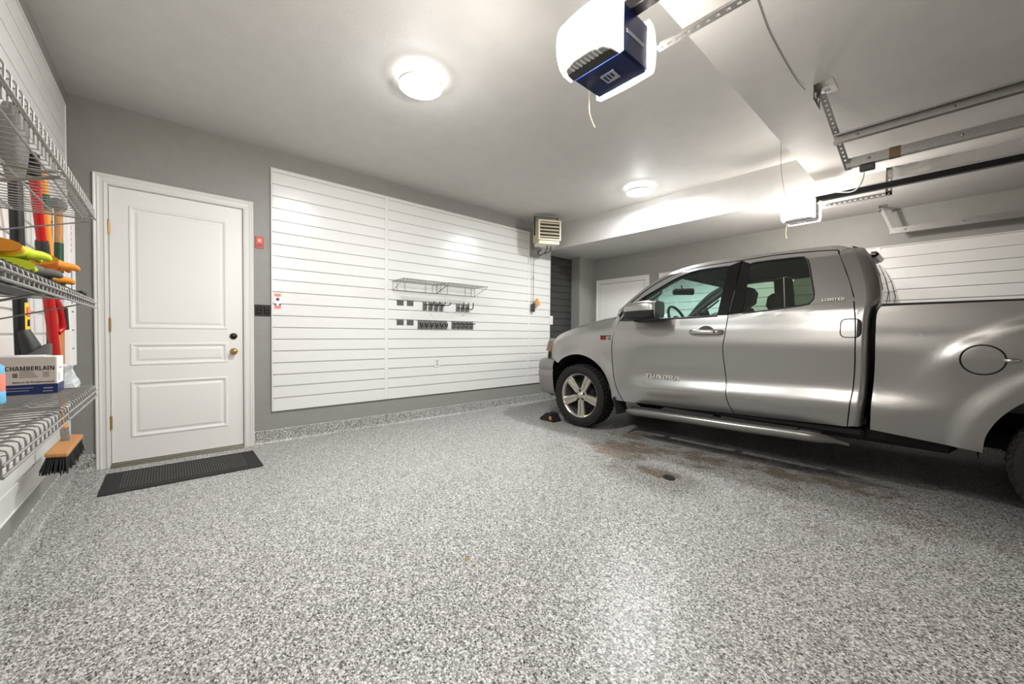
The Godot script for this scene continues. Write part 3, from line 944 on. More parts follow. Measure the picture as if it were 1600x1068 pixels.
func heater() -> void:
	# forced-air unit heater hung from the ceiling, turned towards the room
	var t = thing("unit_heater", "beige electric unit heater with louvred front hung from ceiling", "heater", Vector3(5.115, 2.595, 0.53), -deg_to_rad(27.7))
	var w = 0.37; var d = 0.30
	var st = mb()
	bb(st, Vector3(-w / 2, 0.06, -d), Vector3(w / 2, 0.375, -0.012), 0.008)
	obj("cabinet", st, M.heater_beige, t)
	st = mb()
	bb(st, Vector3(-w / 2, 0.06, -0.012), Vector3(-w / 2 + 0.022, 0.375, 0.012), 0.003)
	bb(st, Vector3(w / 2 - 0.022, 0.06, -0.012), Vector3(w / 2, 0.375, 0.012), 0.003)
	bb(st, Vector3(-w / 2 + 0.022, 0.353, -0.012), Vector3(w / 2 - 0.022, 0.375, 0.012), 0.003)
	bb(st, Vector3(-w / 2 + 0.022, 0.06, -0.012), Vector3(w / 2 - 0.022, 0.085, 0.012), 0.003)
	obj("front_frame", st, mat("heater_cream", Color(0.90, 0.86, 0.76), 0.4), t)
	st = mb()
	bb(st, Vector3(-w / 2 + 0.022, 0.085, -0.0115), Vector3(w / 2 - 0.022, 0.353, -0.009))
	obj("grille_back", st, M.heater_dark, t)
	for k in 5:
		st = mb()
		bx(st, Vector3(0, 0.112 + k * 0.054, 0.004), Vector3(w - 0.05, 0.028, 0.003), 0, Basis(Vector3.RIGHT, -0.45))
		if k < 5: obj("louvre", st, M.heater_beige, t)
	st = mb()
	bb(st, Vector3(-w / 2 + 0.01, 0.0, -d * 0.85), Vector3(w / 2 - 0.02, 0.055, 0.0), 0.005)
	obj("wiring_box", st, M.heater_cream, t)
	st = mb()
	bb(st, Vector3(0.07, 0.024, -0.0005), Vector3(0.125, 0.034, 0.0012))
	obj("name_plate", st, M.grey_plastic, t)
	st = mb()
	var top = HC - 2.595
	bb(st, Vector3(-w / 2 - 0.014, 0.17, -0.20), Vector3(-w / 2 - 0.002, top - 0.004, -0.17))
	obj("bracket_arm", st, M.black_plastic, t)
	st = mb()
	bb(st, Vector3(w / 2 + 0.002, 0.17, -0.20), Vector3(w / 2 + 0.014, top - 0.004, -0.17))
	obj("bracket_arm", st, M.black_plastic, t)
	st = mb()
	bb(st, Vector3(-w / 2 - 0.014, top - 0.016, -0.205), Vector3(w / 2 + 0.014, top, -0.165))
	obj("bracket_top", st, M.galvanised, t)
	# supply cable looping to the wall
	st = mb()
	tube(st, spline([Vector3(0.0, 0.0, -0.12), Vector3(0.0, -0.07, -0.15), Vector3(-0.08, -0.14, -0.22), Vector3(-0.10, -0.06, -0.30), Vector3(-0.02, -0.02, -0.36)], 20), 0.008, 8)
	obj("cable", st, M.dark_grey_plastic, t)
	st = mb()
	tube(st, spline([Vector3(0.06, 0.0, -0.12), Vector3(0.08, -0.06, -0.20), Vector3(0.02, -0.09, -0.30), Vector3(0.10, -0.05, -0.42)], 18), 0.007, 8)
	obj("cable", st, M.dark_grey_plastic, t)
	# pendant control hanging against the panel
	t = thing("pendant_control", "dark handheld control hanging on a cord with an orange tag", "control", Vector3(5.225, 1.55, 0.06))
	st = mb()
	bb(st, Vector3(-0.034, 0, -0.02), Vector3(0.034, 0.14, 0.02), 0.008)
	obj("handset", st, M.dark_grey_plastic, t)
	st = mb()
	tube(st, spline([Vector3(0, 0.14, 0), Vector3(0.004, 0.6, 0.0), Vector3(-0.002, 0.9, 0.01), Vector3(0.0, 0.98, 0.12)], 16), 0.0045, 6)
	obj("cord", st, M.grey_plastic, t)
	st = mb()
	bx(st, Vector3(0.0, 0.575, 0.0), Vector3(0.016, 0.025, 0.014), 0.003)
	obj("cord_clip", st, M.dark_grey_plastic, t)
	st = mb()
	bx(st, Vector3(0.085, 0.165, 0.018), Vector3(0.075, 0.125, 0.002), 0, Basis(Vector3.BACK, 0.45))
	obj("tag", st, M.tag_orange, t)

# ------------------------------------------------------------------ small things on the back wall
func wall_items() -> void:
	var t = thing("switch_plate", "small red emergency switch plate beside the white door", "switch", Vector3(1.311, 2.035, 0.0))
	var st = mb()
	bb(st, Vector3(-0.036, 0, 0), Vector3(0.036, 0.119, 0.008), 0.003)
	obj("plate", st, M.red, t)
	st = mb()
	bb(st, Vector3(-0.02, 0.06, 0.008), Vector3(0.016, 0.098, 0.014), 0.003)
	obj("toggle", st, mat("switch_amber", Color(0.95, 0.62, 0.42), 0.4), t)
	st = mb()
	bb(st, Vector3(-0.024, 0.02, 0.008), Vector3(0.024, 0.045, 0.0095))
	obj("mark", st, mat("switch_dark_red", Color(0.52, 0.04, 0.04), 0.4), t)

	t = thing("outlet_plate", "black double outlet plate between door and slat panel", "outlet", Vector3(1.338, 1.337, 0.0))
	st = mb()
	bb(st, Vector3(-0.072, 0, 0), Vector3(0.072, 0.118, 0.007), 0.003)
	obj("plate", st, M.bronze, t)
	for k in 2:
		st = mb()
		bb(st, Vector3(-0.056 + k * 0.066, 0.022, 0.007), Vector3(-0.010 + k * 0.066, 0.096, 0.011), 0.002)
		var o = obj("socket", st, M.gloss_black, t)
		var s2 = mb()
		for q in [0.04, 0.075]:
			bb(s2, Vector3(-0.042 + k * 0.066, q, 0.011), Vector3(-0.038 + k * 0.066, q + 0.012, 0.0116))
			bb(s2, Vector3(-0.028 + k * 0.066, q, 0.011), Vector3(-0.024 + k * 0.066, q + 0.012, 0.0116))
		obj("slots", s2, M.grey_plastic, o)

	t = thing("product_sticker", "white sticker with red and blue print on slat panel edge", "sticker", Vector3(1.47, 1.42, 0.0185))
	st = mb()
	bb(st, Vector3(-0.03, 0, 0), Vector3(0.03, 0.16, 0.001))
	obj("paper", st, M.paper, t)
	st = mb()
	bb(st, Vector3(-0.03, 0.128, 0.001), Vector3(0.03, 0.16, 0.0016))
	obj("red_band", st, M.salmon, t)
	st = mb()
	bb(st, Vector3(-0.03, 0.0, 0.001), Vector3(0.03, 0.034, 0.0016))
	obj("red_band", st, M.salmon, t)
	st = mb()
	prism(st, circle(0.017, 16), 0.0008, Vector3(0.0, 0.10, 0.001))
	bb(st, Vector3(-0.03, 0.035, 0.001), Vector3(-0.012, 0.055, 0.0016))
	bb(st, Vector3(0.012, 0.035, 0.001), Vector3(0.03, 0.055, 0.0016))
	obj("blue_mark", st, mat("sticker_blue", Color(0.30, 0.26, 0.55), 0.5), t)

	for k in 2:
		t = thing("wall_plate", ["white outlet plate low on the large slat panel", "white light switch at the right edge of the slat panel"][k], ["outlet", "switch"][k], [Vector3(3.40, 0.70, 0.0185), Vector3(5.745, 1.345, -0.2)][k])
		st = mb()
		if k == 0:
			bb(st, Vector3(-0.04, 0, 0), Vector3(0.04, 0.128, 0.006), 0.002)
			obj("plate", st, M.white_trim, t)
			st = mb()
			bb(st, Vector3(-0.018, 0.028, 0.006), Vector3(0.018, 0.058, 0.009), 0.002)
			bb(st, Vector3(-0.018, 0.072, 0.006), Vector3(0.018, 0.102, 0.009), 0.002)
			obj("socket", st, M.label_grey, t)
		else:
			t.position = Vector3(XS, 1.345, 0.0)
			bb(st, Vector3(-0.028, 0, 0.019), Vector3(0.045, 0.155, 0.026), 0.002)
			bb(st, Vector3(0.0, 0.01, -0.03), Vector3(0.04, 0.145, 0.019), 0.002)
			obj("plate", st, M.white_trim, t)
			st = mb()
			bb(st, Vector3(-0.008, 0.05, 0.026), Vector3(0.024, 0.105, 0.030), 0.002)
			obj("rocker", st, M.white_pvc, t)

	# slat wall hooks
	var grp = "slat wall hooks on the back wall"
	var rows = [
		["blank", [2.853, 2.992], 1.530, 0.066, 0.094, "small blank grey slat hook plate in the upper row"],
		["blank", [2.853, 2.993], 1.275, 0.066, 0.098, "small blank grey slat hook plate in the lower row"],
		["long", [3.205, 3.293, 3.378, 3.461], 1.480, 0.108, 0.063, "grey slat plate with a long black straight hook, upper row"],
		["big_j", [3.741, 3.825, 3.905], 1.488, 0.110, 0.07, "grey slat plate with a big black upturned J hook, upper row"],
		["small_j", [3.136, 3.213, 3.290, 3.370, 3.447, 3.524], 1.230, 0.110, 0.072, "grey slat plate with a small black J hook, lower row"],
		["short", [3.668, 3.745, 3.822, 3.899, 3.976], 1.232, 0.110, 0.072, "grey slat plate with a short black straight hook, lower row"],
	]
	for r in rows:
		var first: Node3D = null
		for i in r[1].size():
			var x: float = r[1][i]
			var lab: String = r[5] + ", " + (["leftmost", "rightmost"][i] if r[1].size() == 2 else (["first", "second", "third", "fourth", "fifth", "sixth"][i] + " from the left"))
			if first:
				copy(first, Vector3(x, r[2], 0.0185), 0, lab, grp)
				continue
			t = thing("slat_hook", lab, "hook", Vector3(x, r[2], 0.0185), 0, grp)
			first = t
			var h: float = r[3]
			var w: float = r[4]
			st = mb()
			bb(st, Vector3(-w / 2, 0, 0), Vector3(w / 2, h, 0.004), 0.0015)
			bb(st, Vector3(-w / 2, h, -0.006), Vector3(w / 2, h + 0.008, 0.004))
			obj("plate", st, M.grey_plastic, t)
			st = mb()
			match r[0]:
				"blank":
					for k in 5: bb(st, Vector3(-w / 2 + 0.008 + k * (w - 0.02) / 4.5, 0.008, 0.004), Vector3(-w / 2 + 0.013 + k * (w - 0.02) / 4.5, h - 0.006, 0.006))
					obj("rib", st, M.dark_grey_plastic, t)
				"long":
					tube(st, spline([Vector3(0, h - 0.03, 0.004), Vector3(0, h - 0.03, 0.12), Vector3(0.0, h - 0.03, 0.215), Vector3(0, h - 0.02, 0.24), Vector3(0, h + 0.002, 0.25)], 16), 0.0065, 8)
					tube(st, [Vector3(0, 0.03, 0.004), Vector3(0, h - 0.034, 0.08)], 0.004, 6)
					obj("hook", st, M.black_plastic, t)
				"big_j":
					tube(st, spline([Vector3(0, 0.06, 0.004), Vector3(0, 0.045, 0.05), Vector3(0, 0.035, 0.10), Vector3(0, 0.045, 0.135), Vector3(0, 0.08, 0.15), Vector3(0, 0.13, 0.15)], 18), 0.007, 8)
					obj("hook", st, M.black_plastic, t)
				"small_j":
					tube(st, spline([Vector3(0, 0.085, 0.004), Vector3(0, 0.05, 0.025), Vector3(0, 0.03, 0.045), Vector3(0, 0.045, 0.065), Vector3(0, 0.085, 0.07)], 14), 0.007, 8)
					obj("hook", st, M.black_plastic, t)
				"short":
					tube(st, spline([Vector3(0, h - 0.03, 0.004), Vector3(0, h - 0.03, 0.06), Vector3(0, h - 0.028, 0.09), Vector3(0, h - 0.015, 0.10)], 12), 0.0065, 8)
					tube(st, [Vector3(-0.02, 0.02, 0.004), Vector3(0, h - 0.034, 0.05), Vector3(0.02, 0.02, 0.004)], 0.003, 6)
					obj("hook", st, M.black_plastic, t)

# ------------------------------------------------------------------ wire shelves
func wire_shelf(at: Vector3, turn: float, label: String, lip: float, len := 0.65, dep := 0.35, step := 0.042, low := 0.125) -> Node3D:
	# own axes: x along the wall, z out of the wall, y = 0 at the deck; lip > 0 turns up at the front, < 0 down
	var t = thing("wire_shelf", label, "shelf", at, turn, "slat wall wire shelves")
	var r = 0.0024
	var st = mb()
	var n = int(round(len / step))
	for k in n + 1:
		var x: float = lerpf(0.012, len - 0.012, float(k) / n)
		if lip > 0:
			tube(st, [Vector3(x, 0, 0.01), Vector3(x, 0, dep - 0.018), Vector3(x, lip - 0.006, dep - 0.018), Vector3(x, lip, dep - 0.012), Vector3(x, lip - 0.002, dep), Vector3(x, lip - 0.01, dep + 0.004), Vector3(x, -0.008, dep + 0.004)], r, 5)
		else:
			tube(st, [Vector3(x, 0, 0.01), Vector3(x, 0, dep - 0.012), Vector3(x, -0.004, dep - 0.002), Vector3(x, -0.014, dep), Vector3(x, lip, dep)], r, 5)
	obj("deck_wires", st, M.wire_grey, t)
	st = mb()
	for z in [0.012, 0.12, 0.23, dep - 0.03]:
		tube(st, [Vector3(0.004, -0.006, z), Vector3(len - 0.004, -0.006, z)], 0.0035, 6)
	if lip > 0:
		tube(st, [Vector3(0, lip - 0.018, dep - 0.014), Vector3(len, lip - 0.018, dep - 0.014)], 0.0024, 6)
		tube(st, [Vector3(0, -0.006, dep + 0.008), Vector3(len, -0.006, dep + 0.008)], 0.0035, 6)
	else:
		tube(st, [Vector3(0, lip * 0.5, dep + 0.004), Vector3(len, lip * 0.5, dep + 0.004)], 0.0032, 6)
		tube(st, [Vector3(0, lip, dep + 0.004), Vector3(len, lip, dep + 0.004)], 0.0035, 6)
	# rounded end wires
	for s in [0.0, len]:
		var q = 0.012 if s == 0.0 else -0.012
		tube(st, spline([Vector3(s, -0.006, 0.008), Vector3(s, -0.006, dep - 0.06), Vector3(s + q, -0.006, dep - 0.02), Vector3(s + q * 3, -0.006, dep)], 12), 0.0035, 6)
	obj("rails", st, M.wire_grey, t)
	st = mb()
	tube(st, [Vector3(0, -low, 0.008), Vector3(len, -low, 0.008)], 0.0045, 6)
	for x in [0.004, 0.06, 0.17, len - 0.17, len - 0.06, len - 0.004]:
		tube(st, [Vector3(x, 0.0, 0.008), Vector3(x, -low, 0.008)], 0.003, 5)
	obj("back_frame", st, M.wire_grey, t)
	for x in [0.004, len - 0.004]:
		st = mb()
		tube(st, [Vector3(x, -0.014, dep - 0.004), Vector3(x, -low + 0.004, 0.01)], 0.0032, 6)
		obj("brace", st, M.wire_grey, t)
	return t

func shelves() -> void:
	wire_shelf(Vector3(2.745, 1.845, 0.0185), 0, "small wire shelf on the back wall, left of the pair", -0.012, 0.64, 0.33)
	wire_shelf(Vector3(3.392, 1.850, 0.0185), 0, "small wire shelf on the back wall, right of the pair", -0.012, 0.64, 0.33)
	var names = ["top", "middle", "bottom"]
	var lips = [0.046, -0.04, -0.045]
	var ys = [1.665, 1.312, 0.930]
	for k in 3:
		wire_shelf(Vector3(0.0185, ys[k], 2.893), PI / 2, "grey wire shelf on the left wall, %s row, end towards the door" % names[k], lips[k], 0.648, 0.342, 0.047)
		wire_shelf(Vector3(0.0185, ys[k], 3.55), PI / 2, "grey wire shelf on the left wall, %s row, end towards the viewer" % names[k], lips[k], 0.648, 0.342, 0.047)

# ------------------------------------------------------------------ things on and beside the shelves
func glove(t: Node3D, m: Material, cuff: Material) -> void:
	# lying flat, fingers along -z
	var st = mb()
	tube(st, spline([Vector3(0, 0.022, 0.07), Vector3(0, 0.026, 0.02), Vector3(0.002, 0.024, -0.04), Vector3(0.0, 0.02, -0.06)], 8), [0.045, 0.047, 0.05, 0.052, 0.053, 0.053, 0.051, 0.047, 0.03], 12, true, 0.45)
	for k in 4:
		var x: float = -0.036 + k * 0.024
		var l: float = [0.055, 0.075, 0.08, 0.068][k]
		tube(st, spline([Vector3(x, 0.022, -0.045), Vector3(x * 1.1, 0.026, -0.05 - l * 0.6), Vector3(x * 1.15, 0.014, -0.055 - l)], 6), [0.012, 0.0125, 0.0125, 0.012, 0.0115, 0.010, 0.005], 8)
	tube(st, spline([Vector3(0.035, 0.02, 0.02), Vector3(0.065, 0.022, -0.01), Vector3(0.075, 0.016, -0.05)], 6), [0.014, 0.014, 0.0135, 0.013, 0.012, 0.010, 0.005], 8)
	obj("palm_and_fingers", st, m, t)
	st = mb()
	tube(st, [Vector3(0, 0.022, 0.065), Vector3(0, 0.024, 0.10), Vector3(0, 0.026, 0.13)], [0.046, 0.048, 0.052], 14, true, 0.38)
	obj("cuff", st, cuff, t)

func shelf_things() -> void:
	var st = mb()
	# battery carton on the bottom shelf
	var t = thing("battery_carton", "white and blue printed carton on the bottom wire shelf", "box", Vector3(0.165, 0.934, 2.435))
	bb(st, Vector3(-0.12, 0.0, -0.055), Vector3(0.12, 0.138, 0.055), 0.002)
	obj("carton", st, M.carton_white, t)
	st = mb()
	bb(st, Vector3(-0.12, 0.0355, 0.055), Vector3(0.115, 0.136, 0.0556))
	obj("front_print", st, M.cardboard, t)
	st = mb()
	bb(st, Vector3(-0.1203, -0.0002, -0.0553), Vector3(0.1203, 0.035, 0.0556))
	obj("blue_band", st, M.navy, t)
	st = mb()
	for k in 2:
		bx(st, Vector3(-0.03 + 0.0, 0.1405, 0.028 - k * 0.056), Vector3(0.236, 0.0015, 0.052), 0, Basis(Vector3.RIGHT, (0.09 if k == 0 else -0.05)))
	obj("flap", st, M.carton_white, t)
	var tm = text_mesh("CHAMBERLAIN", 0.0215, 0.0006)
	var o = put("lettering", tm, M.ink, t)
	o.position = Vector3(0.054, 0.095, 0.0558)
	o.scale = Vector3(0.78, 1, 1)
	o = put("small_lettering", text_mesh("Baterie de Remplacement", 0.0085, 0.0005), M.ink, t)
	o.position = Vector3(0.062, 0.044, 0.0558)
	o.scale = Vector3(0.95, 1, 1)
	st = mb()
	for k in 4:
		bb(st, Vector3(0.028, 0.062 + k * 0.0065, 0.0556), Vector3(0.072 - k * 0.004, 0.0645 + k * 0.0065, 0.0559))
	for k in 3:
		bb(st, Vector3(0.084, 0.063 + k * 0.007, 0.0556), Vector3(0.100, 0.066 + k * 0.007, 0.0559))
	bb(st, Vector3(0.012, 0.062, 0.0556), Vector3(0.024, 0.078, 0.0559))
	obj("fine_print", st, M.ink_grey, t)
	st = mb()
	bb(st, Vector3(0.085, 0.018, 0.0556), Vector3(0.108, 0.022, 0.0560))
	bb(st, Vector3(0.083, 0.007, 0.0556), Vector3(0.108, 0.010, 0.0560))
	bb(st, Vector3(-0.02, 0.012, 0.0556), Vector3(0.05, 0.014, 0.0559))
	bb(st, Vector3(-0.02, 0.022, 0.0556), Vector3(0.06, 0.024, 0.0559))
	obj("band_print", st, M.label_grey, t)
	st = mb()
	bb(st, Vector3(0.1201, 0.045, 0.02), Vector3(0.1204, 0.075, 0.035))
	bb(st, Vector3(0.1201, 0.09, -0.03), Vector3(0.1204, 0.096, 0.03))
	obj("side_print", st, M.label_grey, t)

	# clear bag with papers beyond the carton
	t = thing("plastic_bag", "crumpled clear bag with white papers beside the carton", "bag", Vector3(0.285, 0.934, 2.325))
	st = mb()
	bb(st, Vector3(-0.03, 0, -0.05), Vector3(0.03, 0.006, 0.03))
	bx(st, Vector3(-0.015, 0.045, 0.0), Vector3(0.05, 0.075, 0.003), 0, Basis(Vector3.RIGHT, 0.25))
	obj("paper", st, M.paper, t)
	st = mb()
	rng.seed = 5
	var g = []
	for i in 7:
		var row = []
		for j in 9:
			var a = TAU * j / 8.0
			var r = (0.044 - 0.004 * i) * (1.0 + 0.22 * sin(3 * a + i)) * (1.35 if i == 6 else 1.0)
			row.append(Vector3(cos(a) * r * 0.85, 0.002 + i * 0.015, sin(a) * r))
		g.append(row)
	for i in 6:
		for j in 8:
			quad(st, g[i][j + 1], g[i][j], g[i + 1][j], g[i + 1][j + 1])
	obj("film", st, M.film, t)

	t = thing("spray_can", "pale blue and salmon bottle at the edge of the bottom shelf", "bottle", Vector3(0.172, 0.934, 2.735))
	st = mb()
	lathe(st, [Vector2(0, 0), Vector2(0.036, 0), Vector2(0.038, 0.006), Vector2(0.038, 0.04), Vector2(0.034, 0.045)], Vector3.ZERO, Basis.IDENTITY, 20)
	obj("base", st, M.sky_blue, t)
	st = mb()
	lathe(st, [Vector2(0.0375, 0.041), Vector2(0.0375, 0.095), Vector2(0.035, 0.098)], Vector3.ZERO, Basis.IDENTITY, 20)
	obj("label_wrap", st, M.salmon, t)
	st = mb()
	lathe(st, [Vector2(0.0365, 0.097), Vector2(0.036, 0.12), Vector2(0.02, 0.135), Vector2(0.012, 0.15), Vector2(0, 0.151)], Vector3.ZERO, Basis.IDENTITY, 20)
	obj("shoulder", st, M.sky_blue, t)

	# black liner and gloves on the middle shelf
	st = mb()
	bb(st, Vector3(0.04, 1.3155, 2.27), Vector3(0.345, 1.3205, 3.52))
	for k in 26:
		bb(st, Vector3(0.05 + (k % 2) * 0.004, 1.3205, 2.28 + k * 0.048), Vector3(0.342, 1.3245, 2.30 + k * 0.048))
	t = thing("shelf_liner", "black ribbed rubber liner on the middle wire shelf", "liner", Vector3(0.19, 1.3155, 2.9))
	obj("mat", st, M.rubber, t, true)
	st = mb()
	tube(st, spline([Vector3(0.345, 1.325, 2.46), Vector3(0.335, 1.326, 2.42), Vector3(0.345, 1.325, 2.36), Vector3(0.31, 1.325, 2.30)], 10), 0.006, 7)
	obj("curled_edge", st, M.rubber, t, true)
	var gl = [
		[Vector3(0.275, 1.385, 2.60), 0.0, "orange leather work glove lying on top of the pile", M.leather, M.leather],
		[Vector3(0.262, 1.334, 2.60), 0.0, "orange leather work glove under the other one", M.leather, M.leather],
		[Vector3(0.27, 1.330, 2.88), 0.0, "grey and lime work glove on the middle shelf", M.cloth_grey, M.lime],
		[Vector3(0.25, 1.380, 2.90), 0.0, "lime and orange work glove on top of the grey one", M.lime, M.leather],
	]
	for q in gl:
		t = thing("work_glove", q[2], "glove", q[0], q[1], "work gloves on the middle shelf")
		glove(t, q[3], q[4])

	tools()

func tools() -> void:
	# snow shovel hung on the left wall
	var t = thing("snow_shovel", "black snow shovel with grey blade and yellow label", "shovel", Vector3(0.11, 0.85, 1.98))
	var st = mb()
	tube(st, [Vector3(0, 0.10, 0.0), Vector3(-0.005, 1.02, 0.045)], 0.022, 14)
	obj("shaft", st, M.black_plastic, t)
	st = mb()
	tube(st, [Vector3(0, 0.325, 0.008), Vector3(-0.001, 0.445, 0.014)], 0.0235, 16)
	obj("yellow_label", st, M.yellow, t)
	st = mb()
	bx(st, Vector3(0.019, 0.405, 0.012), Vector3(0.014, 0.045, 0.03), 0.004)
	obj("label_picture", st, M.salmon, t)
	st = mb()
	bx(st, Vector3(0.021, 0.355, 0.018), Vector3(0.008, 0.03, 0.008), 0.001)
	obj("label_print", st, M.ink, t)
	st = mb()
	tube(st, spline([Vector3(-0.005, 0.98, 0.043), Vector3(-0.005, 1.10, 0.05), Vector3(-0.006, 1.24, 0.055), Vector3(-0.006, 1.30, 0.055)], 8), [0.026, 0.032, 0.038, 0.042, 0.044, 0.045, 0.045, 0.04, 0.028], 14)
	obj("grip", st, M.grey_plastic, t)
	st = mb()
	# blade: bowed sheet with a raised socket
	var n = 14
	for i in n:
		for s in [0, 1]:
			var a0 = -0.34 + 0.58 * i / n
			var a1 = -0.34 + 0.58 * (i + 1) / n
			var f = func(a: float, y: float) -> Vector3:
				var u = (a + 0.05) / 0.29
				return Vector3(0.075 - 0.08 * u * u + (0.0 if s == 0 else -0.006), y + (0.23 - 0.10 * u * u - 0.03 * u if y > 0.1 else 0.0), a)
			var p = [f.call(a0, 0.0), f.call(a1, 0.0), f.call(a1, 0.11), f.call(a0, 0.11)]
			p[0].y = 0.0; p[1].y = 0.0
			p[2].y = 0.26 - 0.10 * pow((a1 + 0.05) / 0.29, 2.0); p[3].y = 0.26 - 0.10 * pow((a0 + 0.05) / 0.29, 2.0)
			if s == 0: quad(st, p[1], p[0], p[3], p[2], 1)
			else: quad(st, p[0], p[1], p[2], p[3], 2)
	obj("blade", st, M.dark_grey_plastic, t)
	st = mb()
	tube(st, [Vector3(0.055, 0.05, -0.01), Vector3(0.02, 0.25, 0.005), Vector3(0.0, 0.32, 0.008)], [0.045, 0.035, 0.025], 12)
	obj("socket", st, M.dark_grey_plastic, t)

	# red snow brush, leaning
	t = thing("snow_brush", "red snow brush with black tip and grey grips", "brush", Vector3(0.13, 0.995, 1.43))
	var a = Vector3(0, 0, 0); var b = Vector3(0.0, 0.965, 0.45)
	st = mb()
	tube(st, [a.lerp(b, 0.0), a.lerp(b, 0.3), a.lerp(b, 0.5), a.lerp(b, 0.58), a.lerp(b, 0.66), a.lerp(b, 0.95)], [0.021, 0.022, 0.021, 0.018, 0.018, 0.019], 14)
	obj("shaft", st, M.red, t)
	st = mb()
	tube(st, [a.lerp(b, 0.53), a.lerp(b, 0.55), a.lerp(b, 0.63), a.lerp(b, 0.65)], [0.022, 0.025, 0.025, 0.022], 14)
	obj("foam_grip", st, M.dark_grey_plastic, t)
	st = mb()
	tube(st, spline([a.lerp(b, 0.17) + Vector3(0.015, 0, -0.01), a.lerp(b, 0.20) + Vector3(0.03, 0, -0.045), a.lerp(b, 0.30) + Vector3(0.03, 0, -0.05), a.lerp(b, 0.37) + Vector3(0.015, 0, -0.015)], 12), 0.016, 10)
	obj("d_handle", st, M.red, t)
	st = mb()
	tube(st, [a.lerp(b, 0.19) + Vector3(0.045, 0, -0.055), a.lerp(b, 0.31) + Vector3(0.045, 0, -0.055)], [0.010, 0.012], 8)
	obj("handle_pad", st, M.dark_grey_plastic, t)
	st = mb()
	bx(st, a.lerp(b, 0.99) + Vector3(0, 0, 0.0), Vector3(0.05, 0.12, 0.045), 0.014, Basis(Vector3.RIGHT, 0.43))
	obj("black_head", st, M.black_plastic, t)
	st = mb()
	tube(st, [a.lerp(b, 0.90), a.lerp(b, 0.90) + Vector3(-0.1115, 0.03, 0)], 0.006, 6)
	obj("hang_loop", st, M.black_plastic, t)

	# push broom, head down
	t = thing("push_broom", "push broom with orange handle and wooden block hanging head down", "broom", Vector3(0.15, 0.40, 1.36))
	st = mb()
	tube(st, [Vector3(-0.01, 0.12, -0.06), Vector3(-0.06, 1.66, 0.045)], 0.0135, 12)
	obj("handle", st, M.orange, t)
	st = mb()
	tube(st, [Vector3(-0.058, 1.60, 0.041), Vector3(-0.1315, 1.61, 0.041)], 0.005, 6)
	obj("hang_loop", st, M.black_plastic, t)
	st = mb()
	tube(st, [Vector3(-0.008, 0.10, -0.062), Vector3(-0.012, 0.20, -0.055)], 0.0185, 12)
	obj("ferrule", st, M.galvanised, t)
	st = mb()
	tube(st, [Vector3(-0.053, 1.44, 0.03), Vector3(-0.056, 1.53, 0.036)], 0.017, 12)
	obj("sticker", st, M.green, t)
	var tilt = Basis(Vector3.BACK, -0.12)
	st = mb()
	bx(st, Vector3(0.0, 0.105, 0.0), Vector3(0.085, 0.03, 0.50), 0.008, tilt)
	obj("block", st, M.wood, t)
	st = mb()
	rng.seed = 9
	for i in 60:
		for j in 9:
			var z = -0.24 + 0.48 * i / 59.0
			var x = -0.034 + 0.068 * j / 8.0
			var top = tilt * Vector3(x, -0.015, z) + Vector3(0, 0.105, 0)
			var end = top + Vector3(x * 0.35 + rng.randf_range(-0.008, 0.008), -0.066 + rng.randf_range(-0.012, 0.01), z * 0.12 + rng.randf_range(-0.008, 0.008) + 0.055)
			tube(st, [top, end], [0.0045, 0.002], 4)
	var br = obj("bristles", st, M.bristle, t)
	br.set_meta("kind", "stuff")

	# sledge hammer with a wooden handle
	t = thing("sledge_hammer", "wooden handled hammer with grey head and green label", "hammer", Vector3(0.09, 0.96, 1.04))
	st = mb()
	tube(st, [Vector3(0, 0, 0), Vector3(0, 0.5, 0.0), Vector3(0, 0.98, -0.02)], [0.016, 0.0165, 0.015], 12, true, 1.25)
	obj("handle", st, M.wood, t)
	st = mb()
	bx(st, Vector3(0, 1.0, -0.02), Vector3(0.06, 0.075, 0.17), 0.022, Basis(Vector3.RIGHT, 0.12))
	obj("head", st, M.grey_plastic, t)
	st = mb()
	tube(st, [Vector3(0, 0.47, 0.0), Vector3(0, 0.76, -0.01)], 0.021, 12)
	obj("green_label", st, M.green, t)
	st = mb()
	bx(st, Vector3(0.0165, 0.54, 0.006), Vector3(0.012, 0.06, 0.018), 0.001)
	obj("label_panel", st, M.paper, t)
	st = mb()
	tube(st, [Vector3(0, 0.34, 0.0), Vector3(0, 0.46, 0.0)], 0.0205, 12)
	obj("grey_label", st, M.label_grey, t)

	# slim black rod and narrow white carton in the corner
	st = mb()
	tube(st, [Vector3(0.07, 1.05, 1.22), Vector3(0.07, 1.86, 1.28)], 0.007, 8)
	t = thing("steel_rod", "thin black rod between orange broom handle and hammer", "rod", Vector3(0.07, 1.05, 1.22))
	obj("rod", st, M.black_plastic, t, true)
	st = mb()
	bx(st, Vector3(0.055, 1.85, 1.28), Vector3(0.03, 0.014, 0.014), 0.003)
	obj("wall_hook", st, M.black_plastic, t, true)
	t = thing("tall_carton", "tall narrow white carton with blue print standing near the corner", "carton", Vector3(0.055, 0.92, 0.62))
	st = mb()
	bb(st, Vector3(-0.034, 0, -0.12), Vector3(0.04, 1.12, 0.11), 0.003)
	obj("carton", st, M.carton_white, t)
	st = mb()
	bb(st, Vector3(-0.02, 0.44, 0.1095), Vector3(-0.002, 0.70, 0.1108))
	bb(st, Vector3(0.002, 0.47, 0.1095), Vector3(0.012, 0.68, 0.1108))
	bb(st, Vector3(0.0395, 0.44, 0.02), Vector3(0.0408, 0.70, 0.06))
	obj("blue_print", st, M.blue_print, t)
	st = mb()
	for k in 5:
		bb(st, Vector3(0.0395, 0.80 + k * 0.04, 0.02), Vector3(0.0406, 0.825 + k * 0.04, 0.045))
	obj("orange_print", st, M.salmon, t)
	st = mb()
